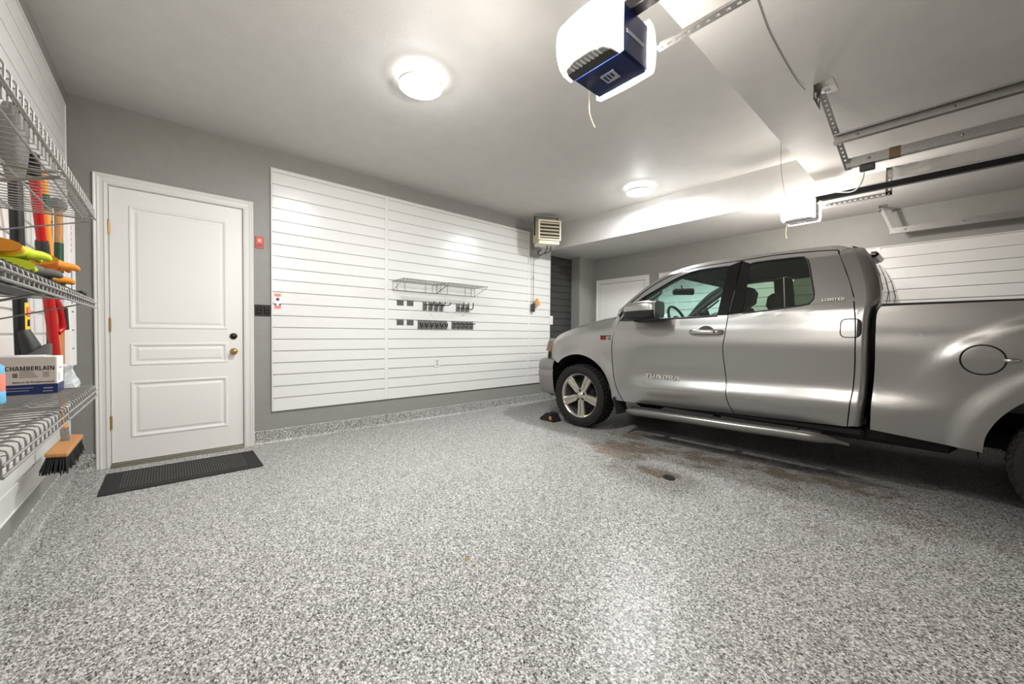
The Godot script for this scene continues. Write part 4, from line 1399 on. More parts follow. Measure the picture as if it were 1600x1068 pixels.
	for k in 3:
		bb(st, Vector3(0.0395, 0.12 + k * 0.13, -0.02), Vector3(0.0406, 0.128 + k * 0.13, 0.05))
	obj("dark_print", st, M.ink, t)

	# mat at the entry door
	t = thing("door_mat", "dark ribbed rubber mat in front of the entry door", "mat", Vector3(0.715, 0.0, 0.52))
	st = mb()
	bb(st, Vector3(-0.50, 0.0, -0.285), Vector3(0.50, 0.006, 0.285), 0.005)
	bb(st, Vector3(-0.5, 0.004, -0.285), Vector3(-0.40, 0.0085, 0.285), 0.003)
	bb(st, Vector3(0.40, 0.004, -0.285), Vector3(0.5, 0.0085, 0.285), 0.003)
	bb(st, Vector3(-0.40, 0.004, -0.285), Vector3(0.40, 0.0085, -0.245), 0.003)
	bb(st, Vector3(-0.40, 0.004, 0.19), Vector3(0.40, 0.0085, 0.285), 0.003)
	obj("border", st, M.rubber, t)
	var rib = mb()
	bb(rib, Vector3(-0.0045, 0.005, -0.245), Vector3(0.0045, 0.0095, 0.19), 0.002)
	var rm = build(rib)
	for k in 47:
		var o = put("rib", rm, M.rubber_rib, t)
		o.position.x = -0.393 + k * 0.0171

	# wheel chock ahead of the front tyre
	t = thing("wheel_chock", "black wheel chock with orange reflector against the front tyre", "wheel chock", Vector3(4.50, 0, 1.185))
	st = mb()
	prism(st, [Vector2(-0.15, 0), Vector2(0.105, 0), Vector2(0.075, 0.04), Vector2(0.03, 0.10), Vector2(-0.04, 0.11), Vector2(-0.15, 0.03)], 0.16, Vector3(0.08, 0, 0), Basis(Vector3(0, 0, 1), Vector3(0, 1, 0), Vector3(-1, 0, 0)))
	obj("wedge", st, M.rubber, t)
	st = mb()
	bb(st, Vector3(-0.0825, 0.03, 0.02), Vector3(-0.0798, 0.075, 0.06), 0.001)
	obj("reflector", st, M.amber, t)

	# oval cover set in the floor
	t = thing("floor_plug", "small dark oval plug on the floor left of the pickup", "plug", Vector3(3.68, 0, 3.243), 0.75)
	st = mb()
	prism(st, circle(0.062, 24, 0.045), 0.005, Vector3.ZERO, Basis(Vector3.RIGHT, -PI / 2))
	obj("plug", st, M.cover_iron, t)

# ------------------------------------------------------------------ pickup
# Panels are laid out in (z, y) as seen from the side and pushed out to the half width w(z, y). s = 1 is the driver's side (towards -x).
var wtab := [[0.36, 0.925], [0.42, 0.945], [0.50, 0.968], [0.56, 0.989], [0.590, 0.994], [0.606, 0.992], [0.628, 0.9845], [0.660, 0.9720], [0.692, 0.9595], [0.714, 0.9540], [0.745, 0.9520], [0.82, 0.9550], [0.92, 0.9680], [1.00, 0.979], [1.06, 0.987], [1.09, 0.988], [1.12, 0.986], [1.18, 0.979], [1.245, 0.970], [1.262, 0.966], [1.32, 0.957], [1.375, 0.947], [1.45, 0.919]]
var ptab := [[0.36, 0.935], [0.42, 0.952], [0.50, 0.968], [0.60, 0.978], [0.80, 0.983], [0.92, 0.986], [1.02, 0.990], [1.09, 0.989], [1.12, 0.987], [1.18, 0.980], [1.245, 0.971], [1.262, 0.967], [1.32, 0.958], [1.375, 0.947], [1.45, 0.919]]
var fender_top := [[0.9, 1.02], [1.05, 1.08], [1.15, 1.145], [1.30, 1.205], [1.465, 1.252], [1.689, 1.300], [1.857, 1.340], [2.05, 1.372], [2.17, 1.400], [2.4, 1.42]]

func hermite(tab: Array, x: float) -> float:
	if x <= tab[0][0]: return tab[0][1]
	if x >= tab[-1][0]: return tab[-1][1]
	var i = 0
	while tab[i + 1][0] < x: i += 1
	var h: float = tab[i + 1][0] - tab[i][0]
	var sl = func(k: int) -> float:
		if k <= 0: return (tab[1][1] - tab[0][1]) / (tab[1][0] - tab[0][0])
		if k >= tab.size() - 1: return (tab[-1][1] - tab[-2][1]) / (tab[-1][0] - tab[-2][0])
		var a: float = (tab[k][1] - tab[k - 1][1]) / (tab[k][0] - tab[k - 1][0])
		var b: float = (tab[k + 1][1] - tab[k][1]) / (tab[k + 1][0] - tab[k][0])
		return 0.0 if a * b <= 0 else 2.0 * a * b / (a + b)
	var t: float = (x - tab[i][0]) / h
	var m0: float = sl.call(i) * h
	var m1: float = sl.call(i + 1) * h
	var t2 = t * t
	var t3 = t2 * t
	return (2 * t3 - 3 * t2 + 1) * tab[i][1] + (t3 - 2 * t2 + t) * m0 + (-2 * t3 + 3 * t2) * tab[i + 1][1] + (t3 - t2) * m1

func wgreen(y: float) -> float:
	return 0.952 - (y - 1.37) * 0.40 - maxf(0.0, y - 1.84) * 0.5

func wside(z: float, y: float) -> float:
	var rake = 0.045 * clampf((z - 2.3) / 1.4, 0.0, 1.3)
	var yy = y - rake * clampf((1.2 - y) / 0.5, 0.0, 1.0)
	var w: float
	if y > 1.37 and z > 2.0 and z < 4.37:
		w = wgreen(y)
	else:
		var ledge = smoothstep(2.28, 2.62, z) * (1.0 - smoothstep(4.42, 4.78, z))
		w = lerpf(hermite(ptab, yy), hermite(wtab, yy), ledge)
	if z > 4.362:
		w = maxf(w, 0.980 - 0.10 * maxf(0.0, y - 1.25)) if y > 1.2 else w
		w -= 0.5 * pow(maxf(0.0, y - 1.365), 1.5)
		w -= 0.015 * smoothstep(6.0, 6.45, z)
	if z < 2.4 and y < 1.45:
		# front wing: rolls over to the bonnet, draws in towards the nose
		var ft: float = hermite(fender_top, z)
		var q = (y - (ft - 0.15)) / 0.15
		var roll = 0.10 * pow(clampf(q, 0, 1), 2.0) * (1.0 - smoothstep(2.06, 2.20, z))
		w -= roll
		w -= 0.16 * pow(maxf(0.0, (1.36 - z) / 0.45), 2.0)
	# wheel flares
	var df = Vector2(z - ZF, y - 0.42).length()
	w += 0.030 * (1.0 - smoothstep(0.50, 0.66, df))
	var dr = Vector2((z - ZR) * 1.0, y - 0.42).length()
	w += 0.022 * (1.0 - smoothstep(0.88, 0.965, dr)) * smoothstep(0.80, 1.05, y) + 0.020 * (1.0 - smoothstep(0.575, 0.66, dr))
	return w

func pt(s: float, p: Vector2, w: float) -> Vector3:
	return Vector3(TX - s * w, p.y, p.x)

# grid: rows of (z, y); pushes to the body side and adds a return flange round the edge
func skin(st: SurfaceTool, s: float, grid: Array, flip := false, lift := 0.0, flange := 0.03) -> void:
	var n = grid.size()
	var m: int = grid[0].size()
	var v = []
	for i in n:
		var row = []
		for j in m:
			var p: Vector2 = grid[i][j]
			var w: float = wside(p.x, p.y)
			row.append(pt(s, p, w + lift))
		v.append(row)
	var cw = (s < 0) != flip
	for i in n - 1:
		for j in m - 1:
			if not cw: quad(st, v[i][j], v[i + 1][j], v[i + 1][j + 1], v[i][j + 1], 1)
			else: quad(st, v[i][j + 1], v[i + 1][j + 1], v[i + 1][j], v[i][j], 1)
	if flange > 0:
		var dx = Vector3(s * flange, 0, 0)
		var loop = []
		for i in n: loop.append(v[i][0])
		for j in range(1, m): loop.append(v[n - 1][j])
		for i in range(n - 2, -1, -1): loop.append(v[i][m - 1])
		for j in range(m - 2, 0, -1): loop.append(v[0][j])
		for k in loop.size():
			var a: Vector3 = loop[k]
			var b: Vector3 = loop[(k + 1) % loop.size()]
			if not cw: quad(st, a + dx, b + dx, b, a, 2)
			else: quad(st, b + dx, a + dx, a, b, 2)

func coons(L: Array, R: Array, B: Array, T: Array, nu: int, nv: int) -> Array:
	var l = spline(L, nv); var r = spline(R, nv); var b = spline(B, nu); var t = spline(T, nu)
	var g = []
	for i in nu + 1:
		var u = float(i) / nu
		var row = []
		for j in nv + 1:
			var v = float(j) / nv
			var p: Vector2 = b[i] * (1 - v) + t[i] * v + l[j] * (1 - u) + r[j] * u - (b[0] * (1 - u) * (1 - v) + b[nu] * u * (1 - v) + t[0] * (1 - u) * v + t[nu] * u * v)
			row.append(p)
		g.append(row)
	return g

# pairs of (inner, outer) points joined into a band
func band(pairs: Array, per: int, nv: int) -> Array:
	var g = []
	for k in pairs.size() - 1:
		for q in per + (1 if k == pairs.size() - 2 else 0):
			var t = float(q) / per
			var a = cat(pairs, 0, k, t)
			var b = cat(pairs, 1, k, t)
			var row = []
			for j in nv + 1: row.append(a.lerp(b, float(j) / nv))
			g.append(row)
	return g

func cat(pairs: Array, w: int, k: int, t: float) -> Vector2:
	var p0: Vector2 = pairs[max(k - 1, 0)][w]
	var p1: Vector2 = pairs[k][w]
	var p2: Vector2 = pairs[k + 1][w]
	var p3: Vector2 = pairs[min(k + 2, pairs.size() - 1)][w]
	return 0.5 * ((2.0 * p1) + (p2 - p0) * t + (2.0 * p0 - 5.0 * p1 + 4.0 * p2 - p3) * t * t + (3.0 * p1 - p0 - 3.0 * p2 + p3) * t * t * t)

func V(z: float, y: float) -> Vector2:
	return Vector2(z, y)

func arch(zc: float, yc: float, r: float, deg: float) -> Vector2:
	return Vector2(zc - r * cos(deg_to_rad(180 - deg)) * -1.0, yc + r * sin(deg_to_rad(deg)))

# pane with a little thickness on the side glass plane
func pane(s: float, outline: Array, lift: float, th := 0.005) -> SurfaceTool:
	var st = mb()
	var pk = PackedVector2Array(outline)
	if Geometry2D.is_polygon_clockwise(pk): pk.reverse()
	var ix = Geometry2D.triangulate_polygon(pk)
	var q = func(i: int, d: float) -> Vector3: return pt(s, pk[i], wgreen(pk[i].y) + lift - d)
	for t in range(0, ix.size(), 3):
		var a = ix[t]; var b = ix[t + 1]; var c = ix[t + 2]
		if (pk[b] - pk[a]).cross(pk[c] - pk[a]) < 0:
			var w = b; b = c; c = w
		if s > 0:
			tri(st, q.call(a, 0.0), q.call(b, 0.0), q.call(c, 0.0)); tri(st, q.call(a, th), q.call(c, th), q.call(b, th))
		else:
			tri(st, q.call(a, 0.0), q.call(c, 0.0), q.call(b, 0.0)); tri(st, q.call(a, th), q.call(b, th), q.call(c, th))
	for i in pk.size():
		var j = (i + 1) % pk.size()
		if s > 0: quad(st, q.call(i, th), q.call(j, th), q.call(j, 0.0), q.call(i, 0.0))
		else: quad(st, q.call(i, 0.0), q.call(j, 0.0), q.call(j, th), q.call(i, th))
	return st

func cabin_rear_z(y: float) -> float:
	return hermite([[0.48, 4.272], [0.67, 4.293], [0.90, 4.304], [1.27, 4.308], [1.40, 4.316], [1.46, 4.322], [1.62, 4.302], [1.78, 4.255], [1.895, 4.19]], y)

func pickup() -> void:
	var t = thing("pickup_truck", "silver four-door pickup truck parked along the right wall", "truck", Vector3(TX, 0, 3.55))
	for s in [1.0, -1.0]:
		truck_side(t, s)
	truck_top(t)
	truck_nose(t)
	truck_bed(t)
	truck_cabin(t)
	truck_under(t)
	var first: MeshInstance3D = null
	for q in [[ZF, 1.0], [ZR, 1.0], [ZF, -1.0], [ZR, -1.0]]:
		truck_wheel(t, q[0], q[1], [0.10, 0.5, 0.0, 0.3][(0 if q[0] == ZF else 1) + (0 if q[1] > 0 else 2)])

func truck_side(t: Node3D, s: float) -> void:
	var st = mb()
	# front wing
	var ar = func(d: float) -> Vector2:
		return Vector2(ZF + 0.502 * cos(deg_to_rad(d)), 0.425 + 0.498 * sin(deg_to_rad(d)))
	var wing = [
		[V(1.212, 0.838), V(1.055, 0.838)], [ar.call(132), V(1.062, 0.93)], [ar.call(124), V(1.10, 1.04)], [ar.call(116), V(1.152, 1.142)],
		[ar.call(108), V(1.30, 1.203)], [ar.call(98), V(1.465, 1.250)], [ar.call(86), V(1.689, 1.298)], [ar.call(74), V(1.857, 1.338)],
		[ar.call(62), V(2.05, 1.370)], [ar.call(52), V(2.165, 1.397)], [ar.call(44), V(2.194, 1.345)], [ar.call(37), V(2.142, 1.218)],
		[ar.call(30), V(2.116, 1.073)], [ar.call(20), V(2.125, 0.832)], [ar.call(10), V(2.170, 0.61)], [V(2.128, 0.415), V(2.252, 0.405)]]
	skin(st, s, band(wing, 6, 14))
	obj("front_wing", st, M.car_paint, t, true)
	# doors
	st = mb()
	skin(st, s, coons([V(2.262, 0.405), V(2.18, 0.61), V(2.135, 0.832), V(2.126, 1.073), V(2.153, 1.218), V(2.205, 1.345)],
		[V(3.430, 0.445), V(3.383, 0.549), V(3.364, 0.691), V(3.346, 0.857), V(3.333, 1.025), V(3.348, 1.193), V(3.362, 1.366)],
		[V(2.262, 0.405), V(2.6, 0.415), V(3.0, 0.428), V(3.430, 0.445)], [V(2.205, 1.345), V(2.5, 1.345), V(2.94, 1.355), V(3.362, 1.366)], 36, 48))
	var frame = [[V(2.225, 1.345), V(2.195, 1.352)], [V(2.30, 1.452), V(2.258, 1.475)], [V(2.418, 1.578), V(2.36, 1.588)], [V(2.606, 1.690), V(2.53, 1.722)],
		[V(2.787, 1.788), V(2.70, 1.808)], [V(2.967, 1.842), V(2.90, 1.866)], [V(3.144, 1.854), V(3.10, 1.890)], [V(3.285, 1.856), V(3.30, 1.898)], [V(3.290, 1.8565), V(3.392, 1.898)]]
	skin(st, s, band(frame, 5, 3), false, 0.0, 0.02)
	var door = obj("front_door", st, M.car_paint, t, true)
	st = mb()
	skin(st, s, coons([V(3.438, 0.447), V(3.391, 0.549), V(3.372, 0.691), V(3.354, 0.857), V(3.341, 1.025), V(3.356, 1.193), V(3.370, 1.367)],
		[V(4.232, 0.475), V(4.252, 0.67), V(4.263, 0.79), V(4.271, 0.97), V(4.271, 1.16), V(4.264, 1.315), V(4.2505, 1.44)],
		[V(3.438, 0.447), V(3.8, 0.458), V(4.232, 0.475)], [V(3.370, 1.367), V(3.48, 1.380), V(3.66, 1.394), V(3.95, 1.430), V(4.2505, 1.44)], 30, 48))
	var rf = [[V(3.949, 1.432), V(3.960, 1.4335)], [V(3.975, 1.442), V(4.10, 1.4385)], [V(3.990, 1.458), V(4.2495, 1.4425)], [V(3.999, 1.512), V(4.243, 1.495)], [V(3.976, 1.62), V(4.215, 1.605)],
		[V(3.953, 1.725), V(4.187, 1.69)], [V(3.935, 1.80), V(4.152, 1.80)], [V(3.915, 1.842), V(4.125, 1.858)], [V(3.875, 1.862), V(4.080, 1.891)], [V(3.70, 1.864), V(3.704, 1.912)], [V(3.545, 1.862), V(3.55, 1.907)], [V(3.479, 1.858), V(3.402, 1.899)]]
	skin(st, s, band(rf, 5, 8), true, 0.0, 0.02)
	var rdoor = obj("rear_door", st, M.car_paint, t, true)
	# rear corner of the cab, rolled round to its back
	st = mb()
	var L = [V(4.240, 0.478), V(4.26, 0.67), V(4.271, 0.80), V(4.279, 0.97), V(4.279, 1.16), V(4.272, 1.315), V(4.2585, 1.44), V(4.2505, 1.495), V(4.194, 1.69), V(4.133, 1.862)]
	var R = [V(4.272, 0.485), V(4.293, 0.67), V(4.304, 0.90), V(4.308, 1.10), V(4.308, 1.268), V(4.316, 1.40), V(4.322, 1.47), V(4.302, 1.62), V(4.255, 1.78), V(4.195, 1.895)]
	skin(st, s, coons(L, R, [L[0], R[0]], [L[-1], R[-1]], 6, 60), false, 0.0, 0.012)
	var edge = spline(R, 60)
	var prev = []
	for k in 9:
		var a = PI / 2 * k / 8.0
		var ring = []
		for p in edge:
			var rr = 0.055 + 0.05 * smoothstep(1.3, 1.5, p.y)
			ring.append(pt(s, V(p.x + (0.045 + 0.035 * smoothstep(1.3, 1.5, p.y)) * sin(a), p.y), wside(p.x, p.y) - rr * (1.0 - cos(a))))
		if k > 0:
			for j in ring.size() - 1:
				if s > 0: quad(st, prev[j], ring[j], ring[j + 1], prev[j + 1], 1)
				else: quad(st, prev[j + 1], ring[j + 1], ring[j], prev[j], 1)
		prev = ring
	obj("cab_corner", st, M.car_paint, t, true)
	# pillar from bonnet over the doors to the back of the roof
	st = mb()
	var rail = [[V(2.172, 1.402), V(2.10, 1.405)], [V(2.245, 1.490), V(2.195, 1.492)], [V(2.352, 1.600), V(2.305, 1.600)], [V(2.522, 1.732), V(2.480, 1.742)], [V(2.695, 1.818), V(2.655, 1.836)],
		[V(2.897, 1.876), V(2.860, 1.908)], [V(3.10, 1.900), V(3.10, 1.940)], [V(3.40, 1.909), V(3.40, 1.948)], [V(3.704, 1.922), V(3.70, 1.950)], [V(4.082, 1.900), V(4.08, 1.940)], [V(4.135, 1.866), V(4.195, 1.900)]]
	skin(st, s, band(rail, 6, 4), false, 0.0, 0.03)
	obj("roof_rail", st, M.car_paint, t, true)
	# dark shell just inside the panels, so that the shut lines read black
	st = mb()
	skin(st, s, coons([V(2.22, 0.44), V(2.10, 0.84), V(2.15, 1.33)], [V(4.32, 0.49), V(4.345, 0.9), V(4.33, 1.36)], [V(2.22, 0.44), V(4.32, 0.49)], [V(2.15, 1.33), V(4.33, 1.36)], 20, 16), false, -0.032, 0.0)
	skin(st, s, coons([V(4.10, 1.36), V(4.06, 1.88)], [V(4.30, 1.36), V(4.16, 1.88)], [V(4.10, 1.36), V(4.30, 1.36)], [V(4.06, 1.88), V(4.16, 1.88)], 4, 10), false, -0.024, 0.0)
	skin(st, s, band([[V(2.15, 1.38), V(2.14, 1.41)], [V(2.36, 1.585), V(2.33, 1.60)], [V(2.70, 1.80), V(2.68, 1.83)], [V(3.1, 1.875), V(3.1, 1.915)], [V(3.7, 1.89), V(3.7, 1.93)], [V(4.08, 1.87), V(4.10, 1.91)]], 4, 2), false, -0.022, 0.0)
	obj("inner_shell", st, M.seam_black, t, true)
	# glass and the black centre pillar
	var fg = spline([V(2.222, 1.340), V(2.30, 1.450), V(2.420, 1.577), V(2.608, 1.688), V(2.789, 1.786), V(2.967, 1.840), V(3.144, 1.852), V(3.287, 1.854)], 24)
	fg.append_array([V(3.272, 1.362), V(2.94, 1.350), V(2.5, 1.341)])
	var gpane = obj("front_glass", pane(s, fg, -0.008), M.glass_front, t, true)
	var rg = [V(3.479, 1.378), V(3.66, 1.394), V(3.90, 1.424), V(3.949, 1.431), V(3.978, 1.444), V(3.992, 1.465), V(3.998, 1.512), V(3.975, 1.62), V(3.952, 1.725), V(3.934, 1.80), V(3.914, 1.840), V(3.874, 1.860), V(3.70, 1.862), V(3.545, 1.860), V(3.500, 1.852), V(3.479, 1.82)]
	obj("rear_glass", pane(s, rg, -0.008), M.glass_shade if s > 0 else M.glass_dark, t, true)
	st = mb()
	var pl = pane(s, [V(3.271, 1.367), V(3.362, 1.367), V(3.393, 1.893), V(3.288, 1.855)], 0.001, 0.02)
	obj("door_pillar", pl, M.gloss_black, t, true)
	pl = pane(s, [V(3.370, 1.368), V(3.482, 1.381), V(3.482, 1.860), V(3.402, 1.893)], 0.001, 0.02)
	obj("door_pillar", pl, M.gloss_black, t, true)
	# black surround of the rear glass and weather strip along the belt
	st = mb()
	for p in [[V(2.21, 1.340), V(2.5, 1.341), V(2.94, 1.351), V(3.27, 1.362)], [V(3.482, 1.380), V(3.66, 1.395), V(3.90, 1.425), V(3.953, 1.433), V(3.982, 1.446), V(3.996, 1.47), V(4.001, 1.512), V(3.978, 1.62), V(3.955, 1.725), V(3.937, 1.802), V(3.917, 1.844), V(3.876, 1.864), V(3.70, 1.866), V(3.545, 1.864), V(3.49, 1.858)], [V(2.222, 1.345), V(2.302, 1.452), V(2.420, 1.580), V(2.607, 1.690), V(2.788, 1.789), V(2.967, 1.843), V(3.144, 1.855), V(3.287, 1.857)]]:
		var path = []
		for q in spline(p, 30): path.append(pt(s, q, wgreen(q.y) - 0.002))
		tube(st, path, 0.0075, 6)
	obj("window_seal", st, M.satin_black, t, true)
	# handles
	st = mb()
	var hz = 3.178
	var hy = 1.207
	var wv = wside(hz, hy)
	var hb = Basis(Vector3(0, 0, 1), Vector3(0, 1, 0), Vector3(-1, 0, 0)) if s > 0 else Basis(Vector3(0, 0, -1), Vector3(0, 1, 0), Vector3(1, 0, 0))
	prism(st, circle(0.078, 28, 0.060), 0.003, pt(s, V(hz, hy), wv - 0.0015), hb)
	var cup = obj("handle_cup", st, M.cup_grey, door)
	st = mb()
	tube(st, spline([pt(s, V(3.040, hy), wv), pt(s, V(3.060, hy), wv + 0.022), pt(s, V(3.12, hy), wv + 0.032), pt(s, V(3.24, hy), wv + 0.032), pt(s, V(3.30, hy), wv + 0.022), pt(s, V(3.318, hy), wv)], 18), 0.025, 10, true, 1.0)
	obj("door_handle", st, M.chrome, door)
	st = mb()
	tube(st, [pt(s, V(3.272, hy), wv + 0.03), pt(s, V(3.272, hy), wv + 0.054)], 0.011, 12)
	obj("keyhole", st, M.satin_black, door)
	# hidden handle pocket of the rear door
	st = mb()
	var pw = wside(4.245, 1.238)
	var rim = []
	for p in rrect(0.120, 0.142, 0.035, 5): rim.append(pt(s, V(4.245 + p.x, 1.238 + p.y), wside(4.245 + p.x, 1.238 + p.y) + 0.0005))
	rim.append(rim[0])
	tube(st, rim, 0.0035, 6, false)
	obj("handle_seam", st, M.seam_black, rdoor)
	st = mb()
	var dark = []
	for p in rrect(0.120, 0.142, 0.035, 5):
		if p.x > 0.028: dark.append(V(4.245 + p.x, 1.238 + p.y))
	var o3 = mb()
	var dk = PackedVector2Array(dark)
	var ix = Geometry2D.triangulate_polygon(dk)
	for q in range(0, ix.size(), 3):
		var a3 = [pt(s, dk[ix[q]], wside(dk[ix[q]].x, dk[ix[q]].y) + 0.0015), pt(s, dk[ix[q + 1]], wside(dk[ix[q + 1]].x, dk[ix[q + 1]].y) + 0.0015), pt(s, dk[ix[q + 2]], wside(dk[ix[q + 2]].x, dk[ix[q + 2]].y) + 0.0015)]
		tri(o3, a3[0], a3[1], a3[2])
	obj("handle_pocket", o3, M.mud_flap, rdoor)
	# badges
	var turn = -PI / 2 if s > 0 else PI / 2
	badge(t, s, turn, "TUNDRA", 2.732, 0.728, 0.058, M.badge_silver, 1.62, "model_badge", door)
	badge(t, s, turn, "LIMITED", 4.128, 1.468, 0.030, M.badge_silver, 1.2, "trim_badge", rdoor)
	st = mb()
	var vb = wside(2.033, 1.136)
	prism(st, rrect(0.165, 0.058, 0.008), 0.004, pt(s, V(2.033, 1.136), vb - 0.002), hb)
	var bd = obj("engine_badge", st, M.chrome, t, true)
	st = mb()
	prism(st, rrect(0.085, 0.046, 0.004), 0.002, pt(s, V(1.998 if s > 0 else 2.068, 1.134), vb + 0.002), hb)
	obj("badge_field", st, M.badge_red, bd)
	st = mb()
	prism(st, rrect(0.155, 0.012, 0.003), 0.002, pt(s, V(2.033, 1.158), vb + 0.002), hb)
	obj("badge_bar", st, M.satin_black, bd)
	var d57 = put("badge_number", text_mesh("5.7", 0.042, 0.003), M.satin_black, bd)
	d57.position = pt(s, V(1.998 if s > 0 else 2.068, 1.129), vb + 0.005)
	d57.rotation.y = turn
	var v8 = put("badge_number", text_mesh("V8", 0.046, 0.003), M.satin_black, bd)
	v8.position = pt(s, V(2.078 if s > 0 else 1.988, 1.127), vb + 0.003)
	v8.rotation.y = turn
	# bed side
	st = mb()
	var rr = func(d: float) -> Vector2:
		return Vector2(ZR + 0.50 * cos(deg_to_rad(d)), 0.425 + 0.488 * sin(deg_to_rad(d)))
	var bed = [[V(4.905, 0.432), V(4.368, 0.478)], [rr.call(166), V(4.376, 0.72)], [rr.call(153), V(4.387, 0.97)], [rr.call(142), V(4.387, 1.20)], [rr.call(134), V(4.390, 1.335)], [rr.call(128), V(4.408, 1.388)], [rr.call(122), V(4.45, 1.398)],
		[rr.call(112), V(4.80, 1.401)], [rr.call(100), V(5.18, 1.403)], [rr.call(90), V(5.40, 1.404)], [rr.call(74), V(5.75, 1.405)], [rr.call(58), V(6.10, 1.406)], [rr.call(46), V(6.36, 1.406)], [rr.call(40), V(6.42, 1.38)], [rr.call(28), V(6.44, 1.2)], [rr.call(14), V(6.44, 0.85)], [V(5.90, 0.432), V(6.41, 0.52)]]
	skin(st, s, band(bed, 7, 30), false, 0.0, 0.03)
	var side = obj("bed_side", st, M.car_paint, t, true)
	st = mb()
	bb(st, Vector3(TX - s * 0.962, 1.398, 4.41), Vector3(TX - s * 0.87, 1.416, 6.42), 0.006)
	obj("bed_rail_cap", st, M.satin_black, side)
	if s > 0:
		st = mb()
		var el = []
		for k in 41:
			var a = TAU * k / 40.0
			var p = V(4.891 + 0.094 * cos(a), 1.032 + 0.094 * sin(a))
			el.append(pt(s, p, wside(p.x, p.y) + 0.0))
		tube(st, el, 0.0045, 6, false)
		obj("fuel_door_seam", st, M.seam_black, side)
		st = mb()
		tube(st, spline([pt(s, V(4.978, 1.032), wside(4.99, 1.03) + 0.004), pt(s, V(5.0, 1.034), wside(5.0, 1.03) + 0.012), pt(s, V(5.03, 1.034), wside(5.02, 1.03) + 0.008), pt(s, V(5.045, 1.034), wside(5.04, 1.03) - 0.002)], 10), [0.010, 0.013, 0.014, 0.0145, 0.0145, 0.014, 0.013, 0.011, 0.009, 0.006, 0.003], 10)
		obj("fuel_door_nub", st, M.chrome, side)
	# wheel-arch liners
	for q in [[ZF, 0.425, 0.512, 0.510], [ZR, 0.425, 0.51, 0.498]]:
		st = mb()
		var pa = []
		for k in 25:
			var a = PI * k / 24.0
			pa.append(V(q[0] - (q[2]) * cos(a), q[1] - 0.05 + (q[3] + 0.05) * sin(a)))
		for k in 24:
			quad(st, pt(s, pa[k], 0.955), pt(s, pa[k], 0.42), pt(s, pa[k + 1], 0.42), pt(s, pa[k + 1], 0.955), 1)
		var c = pt(s, V(q[0], q[1] - 0.05), 0.42)
		for k in 24:
			tri(st, c, pt(s, pa[k], 0.42), pt(s, pa[k + 1], 0.42))
		obj("wheel_arch_liner", st, M.under_black, t, true)
	# running board
	st = mb()
	var rb = spline([V(2.36, 0.318), V(2.45, 0.330), V(2.9, 0.345), V(3.5, 0.357), V(3.95, 0.372), V(4.12, 0.368), V(4.26, 0.350)], 30)
	var path = []
	var rad = []
	for k in rb.size():
		var u = float(k) / (rb.size() - 1)
		path.append(pt(s, rb[k], 1.055 - 0.05 * smoothstep(0.86, 1.0, u) - 0.03 * (1.0 - smoothstep(0.0, 0.05, u))))
		rad.append(0.043 * (0.55 + 0.45 * smoothstep(0.0, 0.05, u)) * (1.0 - 0.75 * smoothstep(0.88, 1.0, u)))
	tube(st, path, rad, 16)
	var board = obj("running_board", st, M.step_metal, t, true)
	st = mb()
	var padp = []
	for k in range(1, 26): padp.append(path[k] + Vector3(s * 0.03, 0.036, 0))
	tube(st, padp, 0.05, 10, true, 0.36)
	obj("step_pad", st, M.rubber, board)
	for z in [2.55, 3.2, 3.85]:
		st = mb()
		bb(st, pt(s, V(z - 0.03, 0.33), 0.70), pt(s, V(z + 0.03, 0.36), 1.04))
		obj("step_bracket", st, M.under_black, board)
	# sill under the doors and mud flap
	st = mb()
	bb(st, pt(s, V(2.24, 0.40), 0.80), pt(s, V(4.33, 0.47), 0.925), 0.02)
	obj("sill", st, M.under_black, t, true)
	st = mb()
	bx(st, pt(s, V(2.185, 0.35), 0.90), Vector3(0.24, 0.20, 0.012), 0.004, Basis(Vector3.RIGHT, -0.25))
	obj("mud_flap", st, M.mud_flap, t, true)
	# door mirror
	st = mb()
	var mc = pt(s, V(2.585, 1.430), 1.13)
	var sh = []
	var nn = 12
	for i in nn + 1:
		var a = -PI / 2 + PI * i / nn
		var row = []
		for k in 24:
			var b = TAU * k / 24.0
			var cx = signf(cos(b)) * pow(absf(cos(b)), 0.45)
			var cy = signf(sin(b)) * pow(absf(sin(b)), 0.5)
			var e = pow(cos(a), 0.42) if absf(cos(a)) > 1e-6 else 0.0
			var back = 0.5 + 0.5 * sin(a)
			var e2 = e * lerpf(0.80, 1.0, back)
			row.append(mc + Vector3(cx * e2 * 0.130, cy * e2 * 0.112 + (1.0 - back) * -0.01, sin(a) * 0.195))
		sh.append(row)
	var shell_low = mb()
	for i in nn:
		for k in 24:
			var k2 = (k + 1) % 24
			var target: SurfaceTool = st if (sh[i][k].y + sh[i][k2].y) * 0.5 > mc.y - 0.012 else shell_low
			quad(target, sh[i][k], sh[i][k2], sh[i + 1][k2], sh[i + 1][k], 1)
	var mir = obj("door_mirror", st, M.car_paint, t, true)
	obj("mirror_base", shell_low, M.satin_black, mir)
	st = mb()
	prism(st, rrect(0.205, 0.17, 0.04), 0.006, mc + Vector3(0, 0.004, 0.190))
	obj("mirror_glass", st, M.chrome, mir)
	st = mb()
	tube(st, [pt(s, V(2.52, 1.35), 1.10), pt(s, V(2.42, 1.355), 0.955)], [0.06, 0.06], 12, true, 0.6)
	obj("mirror_arm", st, M.satin_black, mir)
	st = mb()
	var sail = pane(s, [V(2.235, 1.335), V(2.50, 1.338), V(2.44, 1.58), V(2.33, 1.475)], 0.006, 0.02)
	obj("mirror_sail", sail, M.satin_black, mir)

